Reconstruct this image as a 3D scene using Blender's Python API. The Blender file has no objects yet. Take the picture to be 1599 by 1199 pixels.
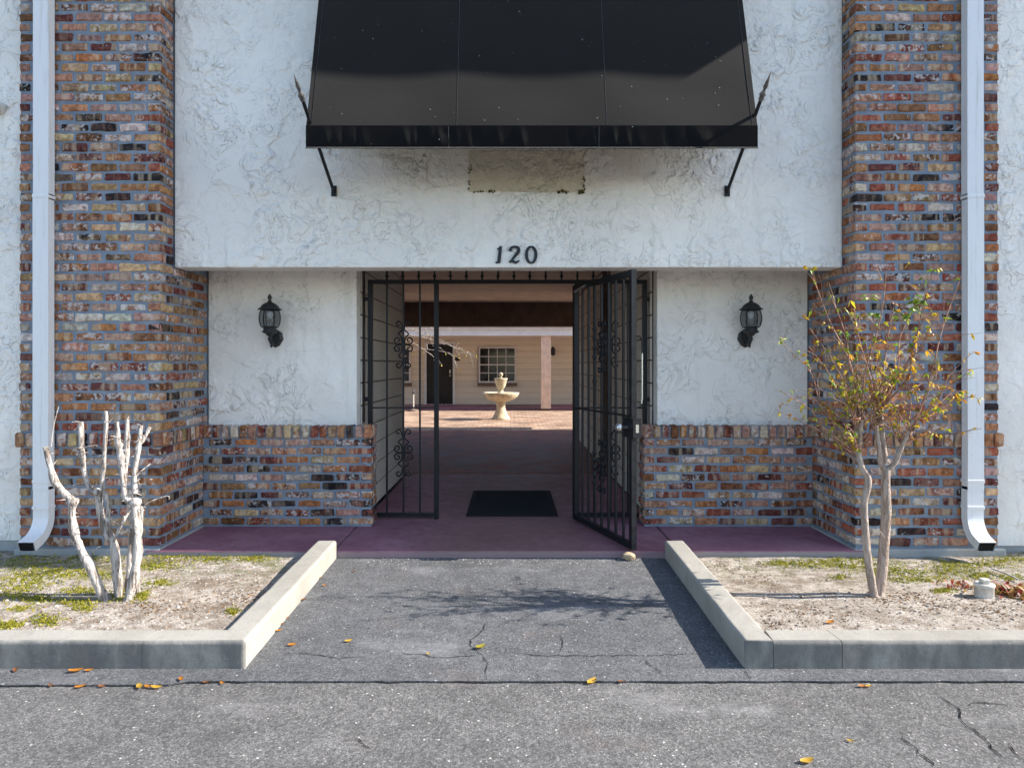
import bpy, bmesh, math, random
from mathutils import Vector, Matrix, noise as mnoise

R = math.radians
F = 1066.0            # focal length in photo pixels
CAM_Z = 1.40
scene = bpy.context.scene
col = scene.collection

# ------------------------------------------------------------------ camera
cam_d = bpy.data.cameras.new("camera")
cam = bpy.data.objects.new("camera", cam_d)
col.objects.link(cam)
cam.location = (0, 0, CAM_Z)
cam.rotation_euler = (R(90), 0, 0)
cam_d.sensor_width = 36.0
cam_d.lens = 24.0
cam_d.shift_y = -29.5 / 1599
cam_d.shift_x = 2.5 / 1599
cam_d.clip_start = 0.05
cam_d.clip_end = 600
scene.camera = cam

# ------------------------------------------------------------------ sky and sun
SUN_EL, SUN_AZ = R(33.7), R(90.8)      # azimuth clockwise from +Y
world = bpy.data.worlds.new("World")
scene.world = world
world.use_nodes = True
wn = world.node_tree
bg = wn.nodes["Background"]
sky = wn.nodes.new("ShaderNodeTexSky")
sky.sky_type = 'NISHITA'
sky.sun_disc = False
sky.sun_elevation = SUN_EL
sky.sun_rotation = SUN_AZ
sky.air_density = 1.1
sky.dust_density = 0.7
sky.ozone_density = 1.6
wn.links.new(sky.outputs[0], bg.inputs[0])
bg.inputs[1].default_value = 0.15
sun_d = bpy.data.lights.new("sun", 'SUN')
sun_d.energy = 5.0
sun_d.angle = R(0.5)
sun_d.color = (1.0, 0.93, 0.83)
sun = bpy.data.objects.new("sun", sun_d)
col.objects.link(sun)
sdir = Vector((math.cos(SUN_EL) * math.sin(SUN_AZ), math.cos(SUN_EL) * math.cos(SUN_AZ), math.sin(SUN_EL)))
sun.rotation_euler = sdir.to_track_quat('Z', 'Y').to_euler()
vs = scene.view_settings
vs.view_transform = 'Standard'
vs.look = 'None'
vs.gamma = 1.0
vs.use_curve_mapping = False
vs.exposure = 1.17
scene.cycles.max_bounces = 8
scene.cycles.diffuse_bounces = 4
scene.cycles.sample_clamp_indirect = 6

rnd = random.Random(11)


def at(px, py, d):
    """photo pixel and depth -> point in the place"""
    return Vector(((px - 797) * d / F, d, CAM_Z + (570 - py) * d / F))


# ------------------------------------------------------------------ object helpers
def tag(o, label=None, cat=None, group=None, kind=None):
    if label: o['label'] = label
    if cat: o['category'] = cat
    if group: o['group'] = group
    if kind: o['kind'] = kind
    return o


def empty(name, loc=(0, 0, 0), label=None, cat=None, group=None, kind=None):
    o = bpy.data.objects.new(name, None)
    col.objects.link(o)
    o.location = loc
    o.empty_display_size = 0.1
    return tag(o, label, cat, group, kind)


def link(name, me, parent=None, loc=(0, 0, 0), rot=(0, 0, 0)):
    o = bpy.data.objects.new(name, me)
    col.objects.link(o)
    o.location = loc
    o.rotation_euler = rot
    if parent:
        o.parent = parent
    return o


class MB:
    """collects shapes in world or local space and links them as ONE mesh object"""

    def __init__(self):
        self.v, self.f, self.c, self.sm = [], [], [], []

    def add(self, vs_, fs_, colr=None, smooth=False):
        b = len(self.v)
        self.v += [tuple(p) for p in vs_]
        for f in fs_:
            self.f.append(tuple(b + i for i in f))
            self.c.append(colr)
            self.sm.append(smooth)
        return self

    def box(self, x0, x1, y0, y1, z0, z1, colr=None, mat=None):
        vs_ = [Vector((x, y, z)) for x in (x0, x1) for y in (y0, y1) for z in (z0, z1)]
        if mat is not None:
            vs_ = [mat @ p for p in vs_]
        fs_ = [(0, 1, 3, 2), (4, 6, 7, 5), (0, 4, 5, 1), (2, 3, 7, 6), (0, 2, 6, 4), (1, 5, 7, 3)]
        return self.add(vs_, fs_, colr)

    def tube(self, pts, rad, n=6, colr=None, smooth=True, caps=True, wob=0.0):
        pts = [Vector(p) for p in pts]
        if not hasattr(rad, '__len__'):
            rad = [rad] * len(pts)
        t = (pts[1] - pts[0]).normalized()
        up = Vector((0, 0, 1)) if abs(t.z) < 0.9 else Vector((0, 1, 0))
        a = t.cross(up).normalized()
        vs_, fs_ = [], []
        for i, p in enumerate(pts):
            if i == 0: t2 = pts[1] - p
            elif i == len(pts) - 1: t2 = p - pts[i - 1]
            else: t2 = pts[i + 1] - pts[i - 1]
            t2.normalize()
            a = (a - t2 * a.dot(t2))
            if a.length < 1e-6:
                a = t2.orthogonal()
            a.normalize()
            b = t2.cross(a)
            for k in range(n):
                an = 2 * math.pi * k / n
                r = rad[i] * (1 + (rnd.uniform(-wob, wob) if wob else 0))
                vs_.append(p + (a * math.cos(an) + b * math.sin(an)) * r)
        for i in range(len(pts) - 1):
            for k in range(n):
                k2 = (k + 1) % n
                fs_.append((i * n + k, i * n + k2, (i + 1) * n + k2, (i + 1) * n + k))
        self.add(vs_, fs_, colr, smooth)
        if caps:
            self.add(vs_[:n], [tuple(range(n))[::-1]], colr)
            self.add(vs_[-n:], [tuple(range(n))], colr)
        return self

    def lathe(self, prof, n=24, cx=0, cy=0, cz=0, colr=None, smooth=True, rot0=0.0):
        vs_, fs_ = [], []
        for (r, z) in prof:
            for k in range(n):
                an = rot0 + 2 * math.pi * k / n
                vs_.append((cx + r * math.cos(an), cy + r * math.sin(an), cz + z))
        m = len(prof)
        for i in range(m - 1):
            for k in range(n):
                k2 = (k + 1) % n
                fs_.append((i * n + k, i * n + k2, (i + 1) * n + k2, (i + 1) * n + k))
        self.add(vs_, fs_, colr, smooth)
        self.add(vs_[:n], [tuple(range(n))[::-1]], colr)
        self.add(vs_[-n:], [tuple(range(n))], colr)
        return self

    def prism(self, poly, z0, z1, colr=None):
        n = len(poly)
        vs_ = [(x, y, z0) for x, y in poly] + [(x, y, z1) for x, y in poly]
        fs_ = [tuple(range(n))[::-1], tuple(range(n, 2 * n))]
        fs_ += [(i, (i + 1) % n, n + (i + 1) % n, n + i) for i in range(n)]
        return self.add(vs_, fs_, colr)

    def mesh(self, name, mat, colours=False):
        me = bpy.data.meshes.new(name)
        me.from_pydata(self.v, [], self.f)
        for p, s in zip(me.polygons, self.sm):
            p.use_smooth = s
        if colours:
            at_ = me.color_attributes.new("tint", 'FLOAT_COLOR', 'CORNER')
            i = 0
            for p, c in zip(me.polygons, self.c):
                c = c or (1, 1, 1)
                for _ in p.loop_indices:
                    at_.data[i].color = (c[0], c[1], c[2], 1)
                    i += 1
        me.materials.append(mat)
        me.update()
        return me

    def build(self, name, mat, parent=None, loc=(0, 0, 0), bevel=0, seg=2, colours=False, fix=False):
        me = self.mesh(name, mat, colours)
        if bevel or fix:
            bm = bmesh.new()
            bm.from_mesh(me)
            bmesh.ops.remove_doubles(bm, verts=bm.verts, dist=1e-5)
            bmesh.ops.recalc_face_normals(bm, faces=bm.faces)
            if bevel:
                ed = [e for e in bm.edges if len(e.link_faces) == 2 and e.calc_face_angle(0) > 0.5]
                bmesh.ops.bevel(bm, geom=ed, offset=bevel, segments=seg, affect='EDGES', profile=0.5)
            bm.to_mesh(me)
            bm.free()
        return link(name, me, parent, loc)


def smooth_path(pts, k=4):
    pts = [Vector(p) for p in pts]
    out = []
    for i in range(len(pts) - 1):
        p0 = pts[max(i - 1, 0)]; p1 = pts[i]; p2 = pts[i + 1]; p3 = pts[min(i + 2, len(pts) - 1)]
        for j in range(k):
            t = j / k
            out.append(0.5 * ((2 * p1) + (p2 - p0) * t + (2 * p0 - 5 * p1 + 4 * p2 - p3) * t * t + (3 * p1 - p0 - 3 * p2 + p3) * t ** 3))
    out.append(pts[-1])
    return out


# ------------------------------------------------------------------ material helpers
class NT:
    def __init__(self, name):
        self.m = bpy.data.materials.new(name)
        self.m.use_nodes = True
        self.t = self.m.node_tree
        self.b = self.t.nodes["Principled BSDF"]
        self.pos = None

    def n(self, typ, **kw):
        nd = self.t.nodes.new("ShaderNode" + typ)
        for k, v in kw.items():
            setattr(nd, k, v)
        return nd

    def l(self, a, b):
        self.t.links.new(a, b)

    def setin(self, sock, val):
        if isinstance(val, bpy.types.NodeSocket):
            self.l(val, sock)
        elif isinstance(val, (tuple, list)) and len(val) == 3 and sock.type == 'RGBA':
            sock.default_value = (*val, 1)
        else:
            sock.default_value = val

    def position(self):
        if self.pos is None:
            self.pos = self.n("NewGeometry").outputs["Position"]
        return self.pos

    def scaled(self, s, vec=None):
        m = self.n("VectorMath", operation='MULTIPLY')
        self.l(vec or self.position(), m.inputs[0])
        m.inputs[1].default_value = s
        return m.outputs[0]

    def noise(self, scale, detail=4, rough=0.55, dist=0.0, vec=None, w=None, out="Fac"):
        nd = self.n("TexNoise")
        if w is not None:
            nd.noise_dimensions = '4D'
            self.setin(nd.inputs["W"], w)
        self.l(vec or self.position(), nd.inputs["Vector"])
        nd.inputs["Scale"].default_value = scale
        nd.inputs["Detail"].default_value = detail
        nd.inputs["Roughness"].default_value = rough
        nd.inputs["Distortion"].default_value = dist
        return nd.outputs[out]

    def voronoi(self, scale, feature='F1', out="Distance", vec=None, rand=1.0):
        nd = self.n("TexVoronoi", feature=feature)
        self.l(vec or self.position(), nd.inputs["Vector"])
        nd.inputs["Scale"].default_value = scale
        nd.inputs["Randomness"].default_value = rand
        return nd.outputs[out]

    def math(self, op, a, b=None, c=None, clamp=False):
        nd = self.n("Math", operation=op, use_clamp=clamp)
        self.setin(nd.inputs[0], a)
        if b is not None: self.setin(nd.inputs[1], b)
        if c is not None: self.setin(nd.inputs[2], c)
        return nd.outputs[0]

    def ramp(self, fac, lo, hi, a=0.0, b=1.0, smooth=True):
        nd = self.n("MapRange", interpolation_type='SMOOTHSTEP' if smooth else 'LINEAR')
        self.setin(nd.inputs["Value"], fac)
        nd.inputs["From Min"].default_value = lo
        nd.inputs["From Max"].default_value = hi
        nd.inputs["To Min"].default_value = a
        nd.inputs["To Max"].default_value = b
        return nd.outputs["Result"]

    def mix(self, fac, a, b, blend='MIX'):
        nd = self.n("Mix", data_type='RGBA', blend_type=blend)
        self.setin(nd.inputs["Factor"], fac)
        self.setin(nd.inputs["A"] if False else nd.inputs[6], a)
        self.setin(nd.inputs[7], b)
        return nd.outputs[2]

    def bump(self, height, strength=0.5, dist=0.01, prev=None):
        nd = self.n("Bump")
        self.l(height, nd.inputs["Height"])
        nd.inputs["Strength"].default_value = strength
        nd.inputs["Distance"].default_value = dist
        if prev: self.l(prev, nd.inputs["Normal"])
        self.l(nd.outputs[0], self.b.inputs["Normal"])
        return nd.outputs[0]

    def base(self, c, rough=0.8, spec=0.3, metal=0.0):
        self.setin(self.b.inputs["Base Color"], c)
        self.setin(self.b.inputs["Roughness"], rough)
        self.b.inputs["Specular IOR Level"].default_value = spec
        self.b.inputs["Metallic"].default_value = metal
        return self


def plain(name, c, rough=0.6, spec=0.4, metal=0.0, var=0.25, scale=12, bump=0.0, bscale=60):
    m = NT(name)
    nz = m.noise(scale, 5, 0.6)
    lo = tuple(x * (1 - var) for x in c); hi = tuple(min(1, x * (1 + var)) for x in c)
    m.base(m.mix(m.ramp(nz, 0.3, 0.7), lo, hi), m.ramp(nz, 0.3, 0.7, rough - 0.08, min(1, rough + 0.08)), spec, metal)
    if bump:
        m.bump(m.noise(bscale, 4), bump, 0.004)
    return m.m


def stucco(name, scale=7.0, c=(0.82, 0.795, 0.755), groove=0.40, discolour=False):
    m = NT(name)
    wv = m.noise(3.0, 2, 0.5, out="Color")
    vec = m.n("VectorMath", operation='MULTIPLY_ADD')
    m.l(wv, vec.inputs[0]); vec.inputs[1].default_value = (0.16,) * 3; m.l(m.position(), vec.inputs[2])
    n1 = m.noise(scale * 0.85, 2.4, 0.5, 0.9, vec=vec.outputs[0])
    msk = m.ramp(m.noise(scale * 0.9, 2, 0.5), 0.42, 0.56)
    msk2 = m.ramp(m.noise(scale * 0.8 + 2, 2, 0.5, 0.4), 0.42, 0.56)
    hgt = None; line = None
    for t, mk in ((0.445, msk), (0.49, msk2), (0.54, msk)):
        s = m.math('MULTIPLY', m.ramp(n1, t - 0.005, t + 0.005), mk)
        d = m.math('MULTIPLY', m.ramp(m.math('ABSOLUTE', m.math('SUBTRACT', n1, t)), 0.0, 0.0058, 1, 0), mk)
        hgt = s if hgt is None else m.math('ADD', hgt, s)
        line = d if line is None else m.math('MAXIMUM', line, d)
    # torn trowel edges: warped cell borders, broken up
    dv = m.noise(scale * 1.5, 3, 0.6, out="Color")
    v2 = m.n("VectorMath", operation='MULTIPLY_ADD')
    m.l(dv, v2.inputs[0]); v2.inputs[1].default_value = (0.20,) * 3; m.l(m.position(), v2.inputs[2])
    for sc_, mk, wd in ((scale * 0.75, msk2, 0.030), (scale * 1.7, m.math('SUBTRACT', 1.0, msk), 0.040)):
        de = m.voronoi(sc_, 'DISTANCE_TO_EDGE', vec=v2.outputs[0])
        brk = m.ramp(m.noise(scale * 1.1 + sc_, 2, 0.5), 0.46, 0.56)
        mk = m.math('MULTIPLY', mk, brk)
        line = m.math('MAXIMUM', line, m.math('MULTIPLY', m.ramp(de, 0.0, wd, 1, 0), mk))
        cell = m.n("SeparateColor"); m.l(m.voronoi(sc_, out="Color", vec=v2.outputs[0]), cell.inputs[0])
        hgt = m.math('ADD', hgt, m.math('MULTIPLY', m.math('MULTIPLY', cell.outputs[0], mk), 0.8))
    fine = m.noise(55, 4, 0.6)
    blotch = m.noise(1.3, 4, 0.6)
    cc = m.mix(m.ramp(blotch, 0.35, 0.7), tuple(x * 0.93 for x in c), tuple(x * 1.04 for x in c))
    cc = m.mix(m.math('MULTIPLY', m.ramp(m.noise(30, 3), 0.55, 0.75), 0.12), cc, tuple(x * 0.75 for x in c))
    if discolour:
        # tan wash with a noisy edge round the old sign patch under the awning
        sx = m.n("SeparateXYZ"); m.l(m.position(), sx.inputs[0])
        ex = m.math('DIVIDE', m.math('SUBTRACT', sx.outputs[0], 0.12), 1.25)
        ez = m.math('DIVIDE', m.math('SUBTRACT', sx.outputs[2], 3.02), 0.36)
        rr = m.math('ADD', m.math('MULTIPLY', ex, ex), m.math('MULTIPLY', ez, ez))
        rr = m.math('ADD', rr, m.math('MULTIPLY', m.math('SUBTRACT', m.noise(4.5, 4), 0.5), 1.6))
        cc = m.mix(m.ramp(rr, 0.25, 1.15, 0.5, 0.0), cc, (0.52, 0.46, 0.35))
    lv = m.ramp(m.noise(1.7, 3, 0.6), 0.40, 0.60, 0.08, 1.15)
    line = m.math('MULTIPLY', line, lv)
    cc = m.mix(m.math('MULTIPLY', line, groove), cc, (0.20, 0.19, 0.17))  # groove dirt and groove shade both painted in as dark lines
    rs = m.noise(1.0, 4, 0.6, vec=m.scaled((9, 9, 0.7)))
    cc = m.mix(m.math('MULTIPLY', m.ramp(rs, 0.54, 0.72), m.ramp(blotch, 0.4, 0.6, 0.03, 0.22)), cc, (0.40, 0.38, 0.33))
    m.base(cc, 0.9, 0.15)
    hgt = m.math('MULTIPLY', hgt, m.math('ADD', m.math('MULTIPLY', lv, 0.8), 0.25))
    h2 = m.math('ADD', m.math('MULTIPLY', hgt, 0.6), m.math('MULTIPLY', fine, 0.22))
    h2 = m.math('ADD', h2, m.math('MULTIPLY', n1, 0.55))
    m.bump(h2, 0.9, 0.012)
    return m.m


def brick_mat(name, mass=False):
    m = NT(name)
    if mass:
        a = m.n("Attribute", attribute_name="tint")
        colr = a.outputs["Color"]
        rv = m.n("NewGeometry").outputs["Random Per Island"]
    else:
        oi = m.n("ObjectInfo")
        colr = oi.outputs["Color"]; rv = oi.outputs["Random"]
    w = m.math('MULTIPLY', rv, 91.0)
    r2 = m.math('FRACT', m.math('MULTIPLY', rv, 17.31))
    r3 = m.math('FRACT', m.math('MULTIPLY', rv, 43.77))
    # two clays burnt into one another, kiln bands across the brick
    n1 = m.noise(30, 4, 0.6, 0.5, w=w)
    blot = m.noise(13, 3, 0.6, 0.8, w=m.math('ADD', w, 11.0))
    band = m.noise(1.0, 2, 0.5, 0.0, vec=m.scaled((21, 21, 2.5)), w=w)
    other = m.n("ValToRGB")
    m.l(r2, other.inputs[0])
    cr_ = other.color_ramp
    cr_.elements[0].color = (0.34, 0.185, 0.115, 1); cr_.elements[1].color = (0.46, 0.36, 0.30, 1)
    for p_, c_ in ((.18, (0.27, 0.085, 0.055, 1)), (.36, (0.43, 0.27, 0.215, 1)), (.52, (0.43, 0.30, 0.17, 1)), (.68, (0.15, 0.07, 0.05, 1)), (.84, (0.36, 0.14, 0.10, 1))):
        e_ = cr_.elements.new(p_); e_.color = c_
    amt = m.math('MULTIPLY', m.ramp(blot, 0.42, 0.62), m.ramp(r3, 0.1, 0.9, 0.25, 0.9))
    cd = m.mix(amt, colr, other.outputs[0])
    cd = m.mix(m.ramp(n1, 0.3, 0.7), m.mix(1.0, cd, (0.50, 0.45, 0.44), 'MULTIPLY'), m.mix(1.0, cd, (1.16, 1.15, 1.13), 'MULTIPLY'))
    cd = m.mix(m.math('MULTIPLY', m.ramp(band, 0.50, 0.60), m.ramp(r2, 0.2, 0.6, 0.15, 0.8)), cd, m.mix(0.55, cd, (0.56, 0.45, 0.32)))
    cd = m.mix(m.math('MULTIPLY', m.ramp(band, 0.44, 0.35), m.ramp(r3, 0.2, 0.6, 0.15, 0.7)), cd, m.mix(1.0, cd, (0.42, 0.33, 0.31), 'MULTIPLY'))
    # lime and mortar smears, mostly along the edges of some bricks
    n2 = m.noise(24, 4, 0.62, 0.9, w=m.math('ADD', w, 7.0))
    thr = m.ramp(r3, 0.0, 1.0, 0.20, 0.0, smooth=False)
    sm = m.ramp(m.math('SUBTRACT', n2, thr), 0.47, 0.57)
    cd = m.mix(m.math('MULTIPLY', sm, 0.72), cd, (0.55, 0.52, 0.51))
    n3 = m.noise(42, 3, 0.6, w=m.math('ADD', w, 3.0))
    cd = m.mix(m.ramp(n3, 0.64, 0.74, 0.0, 0.7), cd, (0.05, 0.04, 0.04))
    m.base(cd, 0.86, 0.2)
    h = m.math('ADD', n1, m.math('MULTIPLY', n3, 0.6))
    m.bump(h, 0.75, 0.008)
    return m.m


def mortar_mat():
    m = NT("mortar")
    n1 = m.noise(9, 5, 0.6); n2 = m.noise(120, 4, 0.6)
    c = m.mix(m.ramp(n1, 0.3, 0.7), (0.160, 0.198, 0.252), (0.238, 0.283, 0.345))
    c = m.mix(m.ramp(n2, 0.55, 0.75, 0, 0.5), c, (0.10, 0.11, 0.12))
    m.base(c, 0.95, 0.1)
    m.bump(m.math('ADD', n2, m.noise(25, 3)), 0.7, 0.006)
    return m.m


def asphalt(name, dark, light, speck, seal=0.0):
    m = NT(name)
    vc = m.voronoi(105, out="Color")
    sp = m.n("SeparateColor"); m.l(vc, sp.inputs[0])
    vd = m.voronoi(105)
    big = m.noise(0.8, 5, 0.6); mid = m.noise(7, 5, 0.65); fine = m.noise(190, 4, 0.65)
    c = m.mix(m.ramp(mid, 0.3, 0.7), dark, light)
    c = m.mix(m.ramp(big, 0.35, 0.7, 0, 0.5), c, tuple(x * 0.74 for x in dark))
    # each stone its own grey, binder showing between them
    k = m.ramp(sp.outputs[1], 0, 1, 0.55, 1.5, smooth=False)
    c = m.mix(0.8, c, m.mix(1.0, c, k, 'MULTIPLY'))
    c = m.mix(m.ramp(fine, 0.38, 0.62, 0.65, 0.0), c, tuple(x * 0.35 for x in dark))
    stone = m.math('MULTIPLY', m.ramp(sp.outputs[0], 0.78 + seal, 0.93, 0, 1), m.ramp(vd, 0.30, 0.5, 1, 0))
    stone = m.math('MULTIPLY', stone, m.ramp(mid, 0.3, 0.62, 0.4, 1.0))
    c = m.mix(m.math('MULTIPLY', stone, 0.65), c, speck)
    v2 = m.voronoi(58, out="Color"); s2 = m.n("SeparateColor"); m.l(v2, s2.inputs[0])
    st2 = m.math('MULTIPLY', m.ramp(s2.outputs[1], 0.965, 0.975), m.ramp(m.voronoi(58), 0.2, 0.32, 1, 0))
    c = m.mix(m.math('MULTIPLY', st2, 0.8), c, tuple(min(1, x * 1.6) for x in speck))
    oil = m.ramp(m.noise(1.4, 3, 0.55), 0.60, 0.72, 0, 0.45)
    c = m.mix(oil, c, tuple(x * 0.45 for x in dark))
    dust = m.ramp(m.noise(1.0, 5, 0.65, vec=m.scaled((1.1, 2.0, 1))), 0.54, 0.74, 0, 0.40)
    c = m.mix(dust, c, tuple(min(1, x * 1.9) for x in light))
    rust = m.ramp(m.noise(2.2, 4, 0.6), 0.58, 0.75, 0, 0.35)
    c = m.mix(rust, c, (0.16, 0.12, 0.10))
    m.base(c, 0.85, 0.2)
    m.bump(m.math('ADD', fine, m.math('MULTIPLY', m.noise(70, 3), 0.7)), 0.55, 0.008)
    return m.m


def concrete(name, a, b, discolour=(0.2, 0.19, 0.17), sc=3.0):
    m = NT(name)
    n1 = m.noise(sc, 6, 0.62); n2 = m.noise(38, 5, 0.65); n3 = m.noise(220, 3)
    c = m.mix(m.ramp(n1, 0.3, 0.7), a, b)
    c = m.mix(m.ramp(m.noise(9, 5, 0.7, 0.8), 0.55, 0.78, 0, 0.55), c, discolour)
    c = m.mix(m.ramp(n2, 0.62, 0.78, 0, 0.5), c, tuple(x * 0.6 for x in a))
    m.base(c, 0.9, 0.2)
    m.bump(m.math('ADD', n2, m.math('MULTIPLY', n3, 0.6)), 0.5, 0.006)
    return m.m


def painted_slab():
    m = NT("worn_purple_paint")
    n1 = m.noise(1.6, 6, 0.65); n2 = m.noise(12, 5, 0.65); n3 = m.noise(120, 3)
    c = m.mix(m.ramp(n1, 0.3, 0.7), (0.235, 0.095, 0.135), (0.33, 0.165, 0.205))
    c = m.mix(m.ramp(n2, 0.5, 0.75, 0, 0.5), c, (0.145, 0.085, 0.085))
    c = m.mix(m.ramp(n3, 0.72, 0.78, 0, 0.5), c, (0.42, 0.38, 0.40))
    # walking line through the gate: paint rubbed to brown grey
    sx = m.n("SeparateXYZ"); m.l(m.position(), sx.inputs[0])
    ax = m.math('ABSOLUTE', sx.outputs[0])
    wv = m.math('ADD', ax, m.math('MULTIPLY', m.math('SUBTRACT', n1, 0.5), 1.1))
    c = m.mix(m.ramp(wv, 0.35, 1.05, 0.7, 0), c, (0.20, 0.115, 0.105))
    ez = m.math('ADD', sx.outputs[2], m.math('MULTIPLY', m.math('SUBTRACT', n2, 0.5), 0.02))
    c = m.mix(m.math('MULTIPLY', m.ramp(ez, 0.036, 0.044, 1, 0), m.ramp(ax, 0.9, 1.5, 0.45, 1.0)), c, (0.29, 0.26, 0.26))
    m.base(c, m.ramp(n2, 0.3, 0.7, 0.5, 0.7), 0.18)
    m.bump(m.math('ADD', n2, m.math('MULTIPLY', n3, 0.3)), 0.25, 0.004)
    return m.m


def soil_mat():
    m = NT("sandy_soil")
    n1 = m.noise(1.7, 5, 0.6); n2 = m.noise(11, 6, 0.7, 0.5); n3 = m.noise(75, 5, 0.7); n4 = m.noise(240, 3)
    c = m.mix(m.ramp(n2, 0.36, 0.62), (0.34, 0.285, 0.235), (0.64, 0.58, 0.52))
    c = m.mix(m.ramp(n1, 0.50, 0.70, 0, 0.7), c, (0.21, 0.155, 0.11))
    c = m.mix(m.ramp(n3, 0.54, 0.64, 0, 0.85), c, (0.12, 0.088, 0.06))
    c = m.mix(m.ramp(n4, 0.62, 0.74, 0, 0.6), c, (0.55, 0.49, 0.43))
    # thin moss film towards the building
    sx = m.n("SeparateXYZ"); m.l(m.position(), sx.inputs[0])
    g = m.math('MULTIPLY', m.ramp(m.noise(5, 5, 0.7), 0.46, 0.6), m.ramp(sx.outputs[1], 4.1, 4.8))
    c = m.mix(m.math('MULTIPLY', g, 0.55), c, (0.13, 0.155, 0.03))
    m.base(c, 0.97, 0.1)
    m.bump(m.math('ADD', m.math('MULTIPLY', n2, 1.0), m.math('ADD', m.math('MULTIPLY', n3, 0.8), m.math('MULTIPLY', n4, 0.4))), 1.0, 0.030)
    return m.m


def bark(name, a, b, c3):
    m = NT(name)
    v = m.scaled((42, 42, 7))
    n1 = m.noise(1.0, 5, 0.6, 0.8, vec=v); n2 = m.noise(40, 4)
    c = m.mix(m.ramp(n1, 0.38, 0.56), a, b)
    c = m.mix(m.ramp(m.noise(16, 4, 0.6), 0.55, 0.7, 0, 0.8), c, c3)
    c = m.mix(m.ramp(m.noise(45, 4, 0.6), 0.66, 0.74, 0, 0.8), c, tuple(x * 0.3 for x in a))
    m.base(c, 0.85, 0.2)
    m.bump(m.math('ADD', n1, m.math('MULTIPLY', n2, 0.8)), 1.0, 0.014)
    return m.m


def tinted(name, rough=0.6, spec=0.3, trans=0.0):
    m = NT(name)
    a = m.n("Attribute", attribute_name="tint")
    nz = m.noise(60, 3)
    m.base(m.mix(m.ramp(nz, 0.3, 0.7), m.mix(1.0, a.outputs["Color"], (0.8, 0.8, 0.8), 'MULTIPLY'), a.outputs["Color"]), rough, spec)
    if trans:
        tr = m.n("BsdfTranslucent"); m.l(a.outputs["Color"], tr.inputs["Color"])
        mx = m.n("MixShader"); mx.inputs[0].default_value = trans
        m.l(m.b.outputs[0], mx.inputs[1]); m.l(tr.outputs[0], mx.inputs[2])
        m.l(mx.outputs[0], m.t.nodes["Material Output"].inputs["Surface"])
    return m.m


def siding_mat(name, a):
    m = NT(name)
    rv = m.n("ObjectInfo").outputs["Random"]
    n1 = m.noise(1.0, 4, 0.6, vec=m.scaled((3, 3, 30)), w=m.math('MULTIPLY', rv, 40.0))
    k = m.ramp(rv, 0, 1, 0.93, 1.05, smooth=False)
    c = m.mix(m.ramp(n1, 0.3, 0.7), tuple(x * 0.92 for x in a), a)
    c = m.mix(1.0, c, k, 'MULTIPLY')
    c = m.mix(m.ramp(m.noise(7, 5, 0.7), 0.6, 0.8, 0, 0.3), c, tuple(x * 0.6 for x in a))
    m.base(c, 0.72, 0.25)
    m.bump(n1, 0.15, 0.004)
    return m.m


def awning_mat():
    m = NT("black_awning_vinyl")
    v = m.voronoi(13, out="Color"); s = m.n("SeparateColor"); m.l(v, s.inputs[0])
    dot = m.math('MULTIPLY', m.ramp(s.outputs[0], 0.55, 0.56), m.math('LESS_THAN', m.voronoi(13), m.math('MULTIPLY', s.outputs[2], 0.055)))
    n1 = m.noise(4, 4)
    c = m.mix(m.ramp(n1, 0.3, 0.7), (0.0025, 0.0028, 0.0035), (0.004, 0.004, 0.0048))
    c = m.mix(m.math('MULTIPLY', dot, 0.8), c, (0.5, 0.5, 0.5))
    m.base(c, 0.75, 0.02)
    m.b.inputs['Sheen Weight'].default_value = 1.0
    m.b.inputs['Sheen Roughness'].default_value = 0.384
    weave = m.noise(1.0, 2, 0.5, vec=m.scaled((900, 900, 900)))
    m.bump(m.math('ADD', m.math('MULTIPLY', weave, 0.3), m.noise(9, 2)), 0.12, 0.004)
    return m.m


def paver_mat():
    m = NT("courtyard_brick_pavers")
    br = m.n("TexBrick")
    m.l(m.position(), br.inputs["Vector"])
    br.inputs["Scale"].default_value = 1.0
    br.inputs["Brick Width"].default_value = 0.21
    br.inputs["Row Height"].default_value = 0.105
    br.inputs["Mortar Size"].default_value = 0.006
    br.inputs["Color1"].default_value = (0.44, 0.28, 0.19, 1)
    br.inputs["Color2"].default_value = (0.56, 0.42, 0.31, 1)
    br.inputs["Mortar"].default_value = (0.16, 0.11, 0.08, 1)
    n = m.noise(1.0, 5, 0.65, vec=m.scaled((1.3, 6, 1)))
    c = m.mix(m.ramp(n, 0.44, 0.58, 0, 0.85), br.outputs["Color"], (0.15, 0.085, 0.06))  # dappled tree shade painted in as stretched dark streaks
    c = m.mix(m.ramp(m.noise(9, 4), 0.6, 0.7, 0, 0.7), c, (0.62, 0.48, 0.33))
    m.base(c, 0.9, 0.2)
    m.bump(m.math('ADD', br.outputs["Fac"], m.noise(12, 4)), 0.6, 0.01)
    return m.m


def glass_mat(name, tint, rough=0.08):
    m = NT(name)
    m.base(tint, rough, 0.6)
    m.b.inputs["Transmission Weight"].default_value = 1.0
    m.b.inputs["IOR"].default_value = 1.1
    m.bump(m.noise(90, 2), 0.25, 0.003)
    return m.m


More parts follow.
